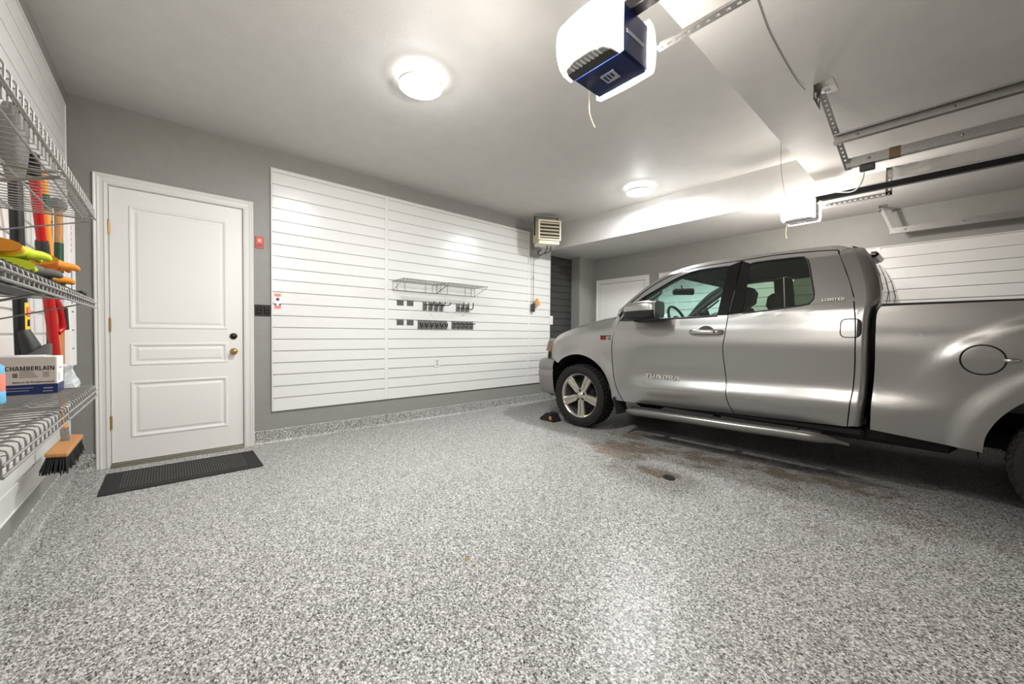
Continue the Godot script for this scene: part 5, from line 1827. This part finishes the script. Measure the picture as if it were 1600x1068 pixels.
func badge(t: Node3D, s: float, turn: float, txt: String, z: float, y: float, size: float, m: Material, wide: float, called: String, par: Node3D) -> void:
	var o = put(called, text_mesh(txt, size, 0.016), m, par)
	o.position = pt(s, V(z, y), wside(z, y) + 0.009) - t.position - par.position
	o.rotation.y = turn
	o.scale = Vector3(wide, 1, 1)

func truck_top(t: Node3D) -> void:
	# roof: crown between the rails
	var st = mb()
	var n = 20
	var m = 16
	var f = func(i: int, j: int) -> Vector3:
		var u = float(i) / n
		var v = -1.0 + 2.0 * j / m
		var edge_z = lerpf(2.86, 4.195, u)
		var z = edge_z - (1 - u) * 0.10 * (1 - v * v) + u * u * 0.05 * (1 - v * v)
		var ey: float = hermite([[2.86, 1.908], [3.10, 1.940], [3.40, 1.948], [3.70, 1.950], [4.08, 1.940], [4.195, 1.900]], edge_z)
		return Vector3(TX - v * wgreen(ey), ey + 0.035 * (1 - v * v) - 0.008 * smoothstep(0.9, 1.0, absf(v)) * 0, z)
	for i in n:
		for j in m:
			quad(st, f.call(i, j + 1), f.call(i + 1, j + 1), f.call(i + 1, j), f.call(i, j), 1)
	obj("roof", st, M.car_paint, t, true)
	# headliner
	st = mb()
	for i in n:
		for j in m:
			var d = Vector3(0, -0.045, 0)
			quad(st, f.call(i, j) + d, f.call(i + 1, j) + d, f.call(i + 1, j + 1) + d, f.call(i, j + 1) + d, 1)
	obj("headliner", st, M.cabin, t, true)
	# windscreen
	st = mb()
	var band_st = mb()
	var g = func(i: int, j: int, d: float) -> Vector3:
		var u = float(i) / 12
		var v = -1.0 + 2.0 * j / 14
		var a = V(2.11, 1.40).lerp(V(2.87, 1.905), u) + V(0.02, 0.03) * sin(PI * u)
		var w = lerpf(0.87, wgreen(1.905) - 0.01, u)
		return Vector3(TX - v * w, a.y + 0.02 * (1 - v * v) * u - d, a.x - (0.20 - 0.1 * u) * (1 - v * v))
	for i in 12:
		for j in 14:
			var to = band_st if i > 9 else st
			quad(to, g.call(i, j + 1, 0.0), g.call(i + 1, j + 1, 0.0), g.call(i + 1, j, 0.0), g.call(i, j, 0.0), 1)
			quad(to, g.call(i, j, 0.006), g.call(i + 1, j, 0.006), g.call(i + 1, j + 1, 0.006), g.call(i, j + 1, 0.006), 2)
	var ws = obj("windscreen", st, M.glass_front, t, true)
	obj("sun_band", band_st, M.glass_blue, ws)
	# bonnet
	st = mb()
	var h = func(i: int, j: int) -> Vector3:
		var u = float(i) / 24
		var v = -1.0 + 2.0 * j / 24
		var wz = absf(v)
		var z0 = 0.80 + 0.34 * pow(wz, 3.0)
		var z1 = 2.13 - 0.22 * (1 - wz * wz)
		var z = lerpf(z0, z1, u)
		var edge: float = hermite(fender_top, maxf(z, 1.15))
		var w = v * (wside(maxf(z, 1.15), edge - 0.004) - 0.004 - 0.03 * pow(1 - u, 2.0))
		var y = edge + (0.002 + 0.098 * (1 - pow(wz, 6.0))) * (1.0 - 0.5 * u) - 0.115 * pow(1 - u, 5.0) + 0.012 * smoothstep(0.62, 0.55, wz)
		return Vector3(TX - w, y, z)
	for i in 24:
		for j in 24:
			quad(st, h.call(i, j + 1), h.call(i + 1, j + 1), h.call(i + 1, j), h.call(i, j), 1)
	obj("bonnet", st, M.car_paint, t, true)
	st = mb()
	for j in range(3, 21):
		var a: Vector3 = h.call(24, j)
		var b: Vector3 = h.call(24, j + 1)
		quad(st, a + Vector3(0, -0.04, -0.02), a + Vector3(0, -0.035, 0.10), b + Vector3(0, -0.035, 0.10), b + Vector3(0, -0.04, -0.02))
	obj("cowl", st, M.satin_black, t, true)
	# back of the cab round the rear window
	st = mb()
	var bz = func(y: float) -> float: return cabin_rear_z(y) + 0.045 + 0.035 * smoothstep(1.3, 1.5, y)
	var bw = func(y: float) -> float: return wside(cabin_rear_z(y), y) - (0.055 + 0.05 * smoothstep(1.3, 1.5, y))
	var ys = [0.485, 0.7, 0.95, 1.2, 1.35, 1.44, 1.50, 1.58, 1.66, 1.74, 1.81, 1.86, 1.895]
	for k in ys.size() - 1:
		var ya: float = ys[k]
		var yb: float = ys[k + 1]
		var wa: float = bw.call(ya)
		var wb: float = bw.call(yb)
		var za: float = bz.call(ya)
		var zb: float = bz.call(yb)
		if ya >= 1.44 and yb <= 1.86:
			var ia = 0.74 - (ya - 1.44) * 0.22
			var ib = 0.74 - (yb - 1.44) * 0.22
			for s in [1.0, -1.0]:
				quad(st, Vector3(TX - s * wa, ya, za), Vector3(TX - s * ia, ya, za), Vector3(TX - s * ib, yb, zb), Vector3(TX - s * wb, yb, zb), 1)
		else:
			quad(st, Vector3(TX - wa, ya, za), Vector3(TX + wa, ya, za), Vector3(TX + wb, yb, zb), Vector3(TX - wb, yb, zb), 1)
	quad(st, Vector3(TX - bw.call(1.895), 1.895, bz.call(1.895)), Vector3(TX + bw.call(1.895), 1.895, bz.call(1.895)), Vector3(TX + wgreen(1.9), 1.915, 4.20), Vector3(TX - wgreen(1.9), 1.915, 4.20))
	obj("cab_back", st, M.car_paint, t, true)
	st = mb()
	for d in [0.004, -0.002]:
		var p = []
		for y in [1.43, 1.55, 1.67, 1.78, 1.87]:
			p.append([0.752 - (y - 1.44) * 0.22, y, bz.call(y) + d])
		for k in 4:
			var a: Array = p[k]
			var b: Array = p[k + 1]
			if d > 0: quad(st, Vector3(TX - a[0], a[1], a[2]), Vector3(TX + a[0], a[1], a[2]), Vector3(TX + b[0], b[1], b[2]), Vector3(TX - b[0], b[1], b[2]), 1)
			else: quad(st, Vector3(TX + a[0], a[1], a[2]), Vector3(TX - a[0], a[1], a[2]), Vector3(TX - b[0], b[1], b[2]), Vector3(TX + b[0], b[1], b[2]), 2)
	var rw = obj("rear_window", st, M.glass_rear, t, true)
	for x in [-0.30, 0.30]:
		st = mb()
		var yy = [1.46, 1.55, 1.67, 1.78, 1.85]
		for k in 4:
			quad(st, Vector3(TX + x - 0.03, yy[k], bz.call(yy[k]) + 0.006), Vector3(TX + x + 0.03, yy[k], bz.call(yy[k]) + 0.006), Vector3(TX + x + 0.03, yy[k + 1], bz.call(yy[k + 1]) + 0.006), Vector3(TX + x - 0.03, yy[k + 1], bz.call(yy[k + 1]) + 0.006), 1)
		obj("window_divider", st, M.satin_black, rw)
	st = mb()
	bx(st, Vector3(TX, 1.905, 4.285), Vector3(0.42, 0.05, 0.07), 0.018)
	obj("high_brake_light", st, M.brake_red, t, true)

func truck_nose(t: Node3D) -> void:
	var nose = func(w: float, back: float) -> float: return 0.75 + 0.37 * pow(absf(w), 4.0) + back
	# grille panel, headlamps, bumper
	var st = mb()
	var strip = func(tool: SurfaceTool, w0: float, w1: float, y0: float, y1: float, b0: float, b1: float, n: int) -> void:
		for k in n:
			var a = lerpf(w0, w1, float(k) / n)
			var b = lerpf(w0, w1, float(k + 1) / n)
			quad(tool, Vector3(TX - b, y0, nose.call(b, b0)), Vector3(TX - a, y0, nose.call(a, b0)), Vector3(TX - a, y1, nose.call(a, b1)), Vector3(TX - b, y1, nose.call(b, b1)), 1)
	strip.call(st, -0.56, 0.56, 0.80, 1.10, 0.0, 0.06, 12)
	strip.call(st, -0.95, -0.56, 0.80, 0.94, 0.0, 0.02, 8)
	strip.call(st, 0.56, 0.95, 0.80, 0.94, 0.0, 0.02, 8)
	obj("front_panel", st, M.car_paint, t, true)
	st = mb()
	strip.call(st, -0.50, 0.50, 0.84, 1.06, -0.012, 0.035, 10)
	var gr = obj("grille", st, M.satin_black, t, true)
	for k in 3:
		st = mb()
		strip.call(st, -0.50, 0.50, 0.875 + k * 0.065, 0.905 + k * 0.065, -0.020 + k * 0.013, -0.014 + k * 0.013, 10)
		obj("grille_bar", st, M.chrome, gr)
	for s in [-1.0, 1.0]:
		st = mb()
		for k in 10:
			var a = lerpf(0.56, 0.968, k / 10.0)
			var b = lerpf(0.56, 0.968, (k + 1) / 10.0)
			var z = func(w: float, y: float) -> float: return nose.call(w, 0.0) + (y - 0.94) * 0.28 - (0.0 if w < 0.9 else 0.03 * (w - 0.9) / 0.06)
			for j in 4:
				var y0 = lerpf(0.94, 1.115 - 0.055 * smoothstep(0.8, 0.968, a), j / 4.0)
				var y1 = lerpf(0.94, 1.115 - 0.055 * smoothstep(0.8, 0.968, a), (j + 1) / 4.0)
				quad(st, Vector3(TX - s * a, y0, z.call(a, y0)), Vector3(TX - s * b, y0, z.call(b, y0)), Vector3(TX - s * b, y1, z.call(b, y1)), Vector3(TX - s * a, y1, z.call(a, y1)), 1)
		var hl = obj("headlamp", st, M.lamp_clear, t, true)
		# amber corner of the lamp, on the wing
		st = mb()
		skin(st, s, coons([V(1.055, 0.925), V(1.045, 1.0), V(1.075, 1.095)], [V(1.070, 0.925), V(1.115, 1.02), V(1.148, 1.125)], [V(1.055, 0.925), V(1.070, 0.925)], [V(1.075, 1.095), V(1.148, 1.125)], 6, 8), false, 0.004, 0.02)
		obj("amber_corner", st, M.amber, hl)
	# bumper swept round from wheel arch to wheel arch
	st = mb()
	var prof = [[0.36, 0.05], [0.40, 0.015], [0.48, 0.0], [0.60, -0.012], [0.672, -0.016], [0.688, -0.004], [0.70, -0.014], [0.76, -0.010], [0.81, 0.004], [0.832, 0.03], [0.840, 0.13]]
	var plan = []
	for q in spline([V(1.215, 1.004), V(1.10, 1.010), V(1.00, 1.000), V(0.92, 0.965), V(0.845, 0.88), V(0.77, 0.70), V(0.72, 0.40), V(0.705, 0.0)], 28): plan.append(q)
	var full = plan.duplicate()
	for k in range(plan.size() - 2, -1, -1): full.append(V(plan[k].x, -plan[k].y))
	for k in full.size() - 1:
		for j in prof.size() - 1:
			var P = func(i: int, q: int) -> Vector3:
				var c: Vector2 = full[i]
				var dirn = (V(1.35, 0.0) - c)
				dirn = V(dirn.x, -c.y * 0.9).normalized()
				var d: Vector2 = c + dirn * prof[q][1]
				return Vector3(TX - d.y, prof[q][0] + 0.0, d.x)
			quad(st, P.call(k + 1, j), P.call(k, j), P.call(k, j + 1), P.call(k + 1, j + 1), 1)
	obj("front_bumper", st, M.bumper_paint, t, true)
	# dark filler under the bumper corner
	st = mb()
	bb(st, Vector3(TX - 0.90, 0.33, 1.02), Vector3(TX + 0.90, 0.44, 1.13), 0.02)
	bb(st, Vector3(TX - 0.72, 0.38, 0.86), Vector3(TX + 0.72, 0.80, 1.0), 0.02)
	obj("air_dam", st, M.under_black, t, true)

func truck_bed(t: Node3D) -> void:
	var st = mb()
	bb(st, Vector3(TX - 0.87, 0.70, 4.46), Vector3(TX + 0.87, 0.72, 6.40))
	bb(st, Vector3(TX - 0.89, 0.70, 4.46), Vector3(TX - 0.87, 1.398, 6.40))
	bb(st, Vector3(TX + 0.87, 0.70, 4.46), Vector3(TX + 0.89, 1.398, 6.40))
	obj("bed_liner", st, M.satin_black, t, true)
	st = mb()
	bb(st, Vector3(TX - 0.93, 0.50, 4.445), Vector3(TX + 0.93, 1.40, 4.46))
	obj("bed_bulkhead", st, M.satin_black, t, true)
	st = mb()
	bb(st, Vector3(TX - 0.90, 0.62, 6.40), Vector3(TX + 0.90, 1.40, 6.45), 0.015)
	var tg = obj("tailgate", st, M.car_paint, t, true)
	st = mb()
	bb(st, Vector3(TX - 0.12, 1.12, 6.45), Vector3(TX + 0.12, 1.20, 6.465), 0.006)
	obj("tailgate_handle", st, M.satin_black, tg)
	for s in [-1.0, 1.0]:
		st = mb()
		bb(st, Vector3(TX - s * 0.955, 0.85, 6.40), Vector3(TX - s * 0.885, 1.36, 6.462), 0.01)
		obj("tail_lamp", st, M.brake_red, t, true)
	st = mb()
	bb(st, Vector3(TX - 0.92, 0.50, 6.40), Vector3(TX + 0.92, 0.68, 6.56), 0.02)
	obj("rear_bumper", st, M.chrome, t, true)

func truck_cabin(t: Node3D) -> void:
	var st = mb()
	bb(st, Vector3(TX - 0.88, 0.50, 2.0), Vector3(TX + 0.88, 0.56, 4.34))
	bb(st, Vector3(TX - 0.86, 0.55, 4.28), Vector3(TX + 0.86, 1.42, 4.33))
	obj("cabin_floor", st, M.cabin, t, true)
	for s in [-1.0, 1.0]:
		st = mb()
		bb(st, Vector3(TX - s * 0.90, 0.55, 2.2), Vector3(TX - s * 0.87, 1.335, 3.36), 0.01)
		bb(st, Vector3(TX - s * 0.90, 0.55, 3.37), Vector3(TX - s * 0.87, 1.365, 4.28), 0.01)
		bb(st, Vector3(TX - s * 0.87, 1.0, 2.6), Vector3(TX - s * 0.80, 1.05, 3.1), 0.015)
		obj("door_trim", st, M.cabin, t, true)
	st = mb()
	# dashboard: hooded block across the cabin
	prism(st, [V(2.10, 0.75), V(2.62, 0.80), V(2.66, 1.12), V(2.55, 1.26), V(2.10, 1.32)], 1.74, Vector3(TX + 0.87, 0, 0), Basis(Vector3(0, 0, 1), Vector3(0, 1, 0), Vector3(-1, 0, 0)))
	bx(st, Vector3(TX - 0.42, 1.275, 2.52), Vector3(0.42, 0.075, 0.20), 0.03)
	obj("dashboard", st, M.cabin, t, true)
	st = mb()
	var rim = []
	for k in 33:
		var a = TAU * k / 32.0
		rim.append(Vector3(TX - 0.42, 1.335, 2.64) + Basis(Vector3.RIGHT, -0.42) * Vector3(cos(a) * 0.19, sin(a) * 0.19, 0))
	tube(st, rim, 0.016, 10, false)
	var sw = obj("steering_wheel", st, M.gloss_black, t, true)
	st = mb()
	lathe(st, [Vector2(0, 0.035), Vector2(0.05, 0.03), Vector2(0.075, 0.0), Vector2(0.05, -0.03)], Vector3(TX - 0.42, 1.335, 2.63), Basis(Vector3.RIGHT, PI / 2 - 0.42), 20)
	for a in [0.1, PI - 0.1, -PI / 2]:
		tube(st, [Vector3(TX - 0.42, 1.335, 2.635), Vector3(TX - 0.42, 1.335, 2.64) + Basis(Vector3.RIGHT, -0.42) * Vector3(cos(a) * 0.18, sin(a) * 0.18, 0)], 0.016, 8)
	obj("wheel_hub", st, M.cabin, sw)
	for s in [1.0, -1.0]:
		var c = TX - s * 0.42
		st = mb()
		bx(st, Vector3(c, 0.80, 2.96), Vector3(0.52, 0.18, 0.54), 0.06)
		var seat = obj("front_seat", st, M.seat, t, true)
		st = mb()
		bx(st, Vector3(c, 1.16, 3.26), Vector3(0.50, 0.64, 0.14), 0.06, Basis(Vector3.RIGHT, 0.28))
		obj("backrest", st, M.seat, seat)
		st = mb()
		bx(st, Vector3(c, 1.565, 3.375), Vector3(0.27, 0.20, 0.10), 0.045, Basis(Vector3.RIGHT, 0.15))
		tube(st, [Vector3(c - 0.06, 1.44, 3.34), Vector3(c - 0.06, 1.52, 3.37)], 0.008, 6)
		tube(st, [Vector3(c + 0.06, 1.44, 3.34), Vector3(c + 0.06, 1.52, 3.37)], 0.008, 6)
		obj("headrest", st, M.seat, seat)
	st = mb()
	bx(st, Vector3(TX, 0.82, 3.92), Vector3(1.6, 0.16, 0.46), 0.05)
	bx(st, Vector3(TX, 1.14, 4.16), Vector3(1.6, 0.60, 0.12), 0.05, Basis(Vector3.RIGHT, 0.14))
	for x in [-0.5, 0.5]: bx(st, Vector3(TX + x, 1.50, 4.20), Vector3(0.25, 0.15, 0.08), 0.035)
	obj("rear_bench", st, M.cabin_light, t, true)
	st = mb()
	bx(st, Vector3(TX, 1.725, 2.50), Vector3(0.27, 0.085, 0.035), 0.025, Basis(Vector3.UP, -0.8))
	tube(st, [Vector3(TX, 1.74, 2.49), Vector3(TX, 1.81, 2.47)], 0.01, 6)
	obj("rear_view_mirror", st, M.satin_black, t, true)
	st = mb()
	bx(st, Vector3(TX, 1.82, 2.86), Vector3(1.36, 0.10, 0.16), 0.03, Basis(Vector3.RIGHT, 0.3))
	obj("roof_header", st, M.cabin, t, true)
	for s in [1.0, -1.0]:
		st = mb()
		tube(st, spline([pt(s, V(2.16, 1.38), 0.86), pt(s, V(2.36, 1.54), 0.83), pt(s, V(2.60, 1.70), 0.78), pt(s, V(2.86, 1.84), 0.72)], 12), 0.035, 8)
		obj("pillar_trim", st, M.cabin_light if s < 0 else M.cabin, t, true)
	for s in [1.0, -1.0]:
		st = mb()
		tube(st, spline([pt(s, V(2.42, 1.50), 0.85), pt(s, V(2.45, 1.53), 0.81), pt(s, V(2.60, 1.63), 0.78), pt(s, V(2.62, 1.66), 0.80)], 10), 0.014, 8)
		obj("grab_handle", st, M.cabin_light, t, true)
		st = mb()
		bx(st, pt(s, V(2.86, 1.80), 0.40), Vector3(0.40, 0.018, 0.16), 0.008, Basis(Vector3.RIGHT, 0.3))
		obj("sun_visor", st, M.cabin_light, t, true)

func truck_under(t: Node3D) -> void:
	var st = mb()
	for s in [-1.0, 1.0]:
		bb(st, Vector3(TX - s * 0.50, 0.40, 1.0), Vector3(TX - s * 0.40, 0.52, 6.35), 0.01)
	for z in [1.3, 2.4, 3.4, 4.5, 5.9]:
		bb(st, Vector3(TX - 0.45, 0.42, z), Vector3(TX + 0.45, 0.50, z + 0.10))
	bb(st, Vector3(TX - 0.60, 0.42, 0.98), Vector3(TX + 0.60, 1.10, 2.05))
	bb(st, Vector3(TX - 0.85, 0.49, 4.36), Vector3(TX + 0.85, 0.69, 4.90))
	obj("chassis", st, M.under_black, t, true)
	st = mb()
	bb(st, Vector3(TX - 0.84, 0.36, 4.02), Vector3(TX - 0.52, 0.50, 4.80), 0.04)
	obj("fuel_tank", st, M.under_black, t, true)
	for z in [ZF, ZR]:
		st = mb()
		tube(st, [Vector3(TX - 0.78, 0.395, z), Vector3(TX + 0.78, 0.395, z)], 0.05, 12)
		lathe(st, [Vector2(0, -0.16), Vector2(0.11, -0.10), Vector2(0.14, 0.0), Vector2(0.11, 0.10), Vector2(0, 0.16)], Vector3(TX, 0.395, z), Basis(Vector3.FORWARD, -PI / 2), 16)
		obj("axle", st, M.under_black, t, true)
	st = mb()
	tube(st, spline([Vector3(TX + 0.3, 0.40, 2.3), Vector3(TX + 0.3, 0.38, 4.0), Vector3(TX + 0.35, 0.38, 5.0), Vector3(TX + 0.6, 0.42, 6.3)], 20), 0.035, 10)
	obj("exhaust", st, M.galvanised, t, true)

var tire_mesh: Mesh
var rim_mesh: Mesh
var disc_mesh: Mesh
var spoke_mesh: Mesh
var cap_mesh: Mesh
var nut_mesh: Mesh

func truck_wheel(t: Node3D, z: float, s: float, spin: float) -> void:
	# own axes: y points out of the wheel; r is the tyre radius
	var r = 0.397
	if tire_mesh == null:
		var st = mb()
		lathe(st, [Vector2(0.270, -0.10), Vector2(0.290, -0.118), Vector2(0.318, -0.130), Vector2(0.345, -0.131), Vector2(0.375, -0.122), Vector2(0.387, -0.108), Vector2(0.389, 0.0), Vector2(0.387, 0.108), Vector2(0.375, 0.122), Vector2(0.345, 0.131), Vector2(0.318, 0.130), Vector2(0.292, 0.118), Vector2(0.275, 0.10)], Vector3.ZERO, Basis.IDENTITY, 64)
		for k in 46:
			for row in 5:
				var a = TAU * (k + (row % 2) * 0.5) / 46.0
				var y: float = [-0.106, -0.055, 0.0, 0.055, 0.106][row]
				var rad = 0.388 if row > 0 and row < 4 else 0.384
				bx(st, Vector3(cos(a) * rad, y, sin(a) * rad), Vector3(0.018, 0.043 if row > 0 and row < 4 else 0.034, 0.038), 0.003, Basis(Vector3.UP, -a + (0.15 if row % 2 else -0.15)))
		tire_mesh = build(st)
		st = mb()
		lathe(st, [Vector2(0.215, -0.10), Vector2(0.225, 0.05), Vector2(0.238, 0.098), Vector2(0.252, 0.106), Vector2(0.263, 0.112), Vector2(0.266, 0.106), Vector2(0.262, 0.098)], Vector3.ZERO, Basis.IDENTITY, 64)
		rim_mesh = build(st)
		st = mb()
		lathe(st, [Vector2(0.16, 0.0), Vector2(0.16, 0.012), Vector2(0.06, 0.016), Vector2(0, 0.016)], Vector3(0, 0.0, 0), Basis.IDENTITY, 40, false)
		lathe(st, [Vector2(0.222, -0.02), Vector2(0, -0.02)], Vector3.ZERO, Basis.IDENTITY, 40, false)
		disc_mesh = build(st)
		# split spoke: two bars with a groove between, along +x
		st = mb()
		for q in [-1.0, 1.0]:
			var a = [Vector3(0.040, 0.078, q * 0.005), Vector3(0.040, 0.078, q * 0.031), Vector3(0.248, 0.102, q * 0.047), Vector3(0.248, 0.102, q * 0.014)]
			var low = Vector3(0, -0.035, 0)
			var top = []
			for v in a: top.append(v)
			var mid = [a[0] + Vector3(0, -0.008, -q * 0.002), a[1] + Vector3(0, -0.010, q * 0.006), a[2] + Vector3(0, -0.010, q * 0.008), a[3] + Vector3(0, -0.008, -q * 0.005)]
			for k in 4:
				var k2 = (k + 1) % 4
				if q < 0:
					quad(st, mid[k], mid[k2], top[k2], top[k]); quad(st, mid[k] + low, mid[k2] + low, mid[k2], mid[k])
				else:
					quad(st, top[k], top[k2], mid[k2], mid[k]); quad(st, mid[k], mid[k2], mid[k2] + low, mid[k] + low)
			if q < 0: quad(st, top[0], top[1], top[2], top[3])
			else: quad(st, top[3], top[2], top[1], top[0])
		# floor of the groove
		quad(st, Vector3(0.246, 0.086, -0.012), Vector3(0.04, 0.066, -0.006), Vector3(0.04, 0.066, 0.006), Vector3(0.246, 0.086, 0.012))
		spoke_mesh = build(st)
		st = mb()
		lathe(st, [Vector2(0.090, 0.040), Vector2(0.088, 0.068), Vector2(0.080, 0.074), Vector2(0.042, 0.075), Vector2(0.038, 0.087), Vector2(0.030, 0.092), Vector2(0, 0.093)], Vector3.ZERO, Basis.IDENTITY, 40)
		cap_mesh = build(st)
		st = mb()
		lathe(st, [Vector2(0.014, 0.070), Vector2(0.014, 0.086), Vector2(0.0095, 0.086), Vector2(0.0085, 0.096), Vector2(0, 0.097)], Vector3(0.064, 0, 0), Basis.IDENTITY, 10, false)
		nut_mesh = build(st)
	var wheel = put("wheel", tire_mesh, M.tire, t)
	wheel.position = Vector3(TX - s * 0.872, r, z) - t.position
	var b = Basis(Vector3(0, 0, 1), Vector3(-1, 0, 0), Vector3(0, -1, 0)) if s > 0 else Basis(Vector3(0, 0, -1), Vector3(1, 0, 0), Vector3(0, -1, 0))
	wheel.basis = b
	put("rim", rim_mesh, M.wheel_alloy, wheel).scale = Vector3(1.12, 1.0, 1.12)
	put("brake_disc", disc_mesh, M.under_black, wheel).scale = Vector3(1.12, 1.0, 1.12)
	put("hub_cap", cap_mesh, M.wheel_alloy, wheel)
	for k in 5:
		var o = put("spoke", spoke_mesh, M.wheel_alloy, wheel)
		o.rotation.y = TAU * k / 5.0 - PI / 2 + spin
		o.scale = Vector3(1.12, 1.0, 1.06)
		o = put("lug_nut", nut_mesh, M.satin_black, wheel)
		o.rotation.y = TAU * (k + 0.5) / 5.0 - PI / 2 + spin

# ------------------------------------------------------------------ all of it
func _ready() -> void:
	materials()
	view_and_light()
	room()
	slat_walls()
	overhead()
	pickup()
	wall_items()
	shelves()
	shelf_things()
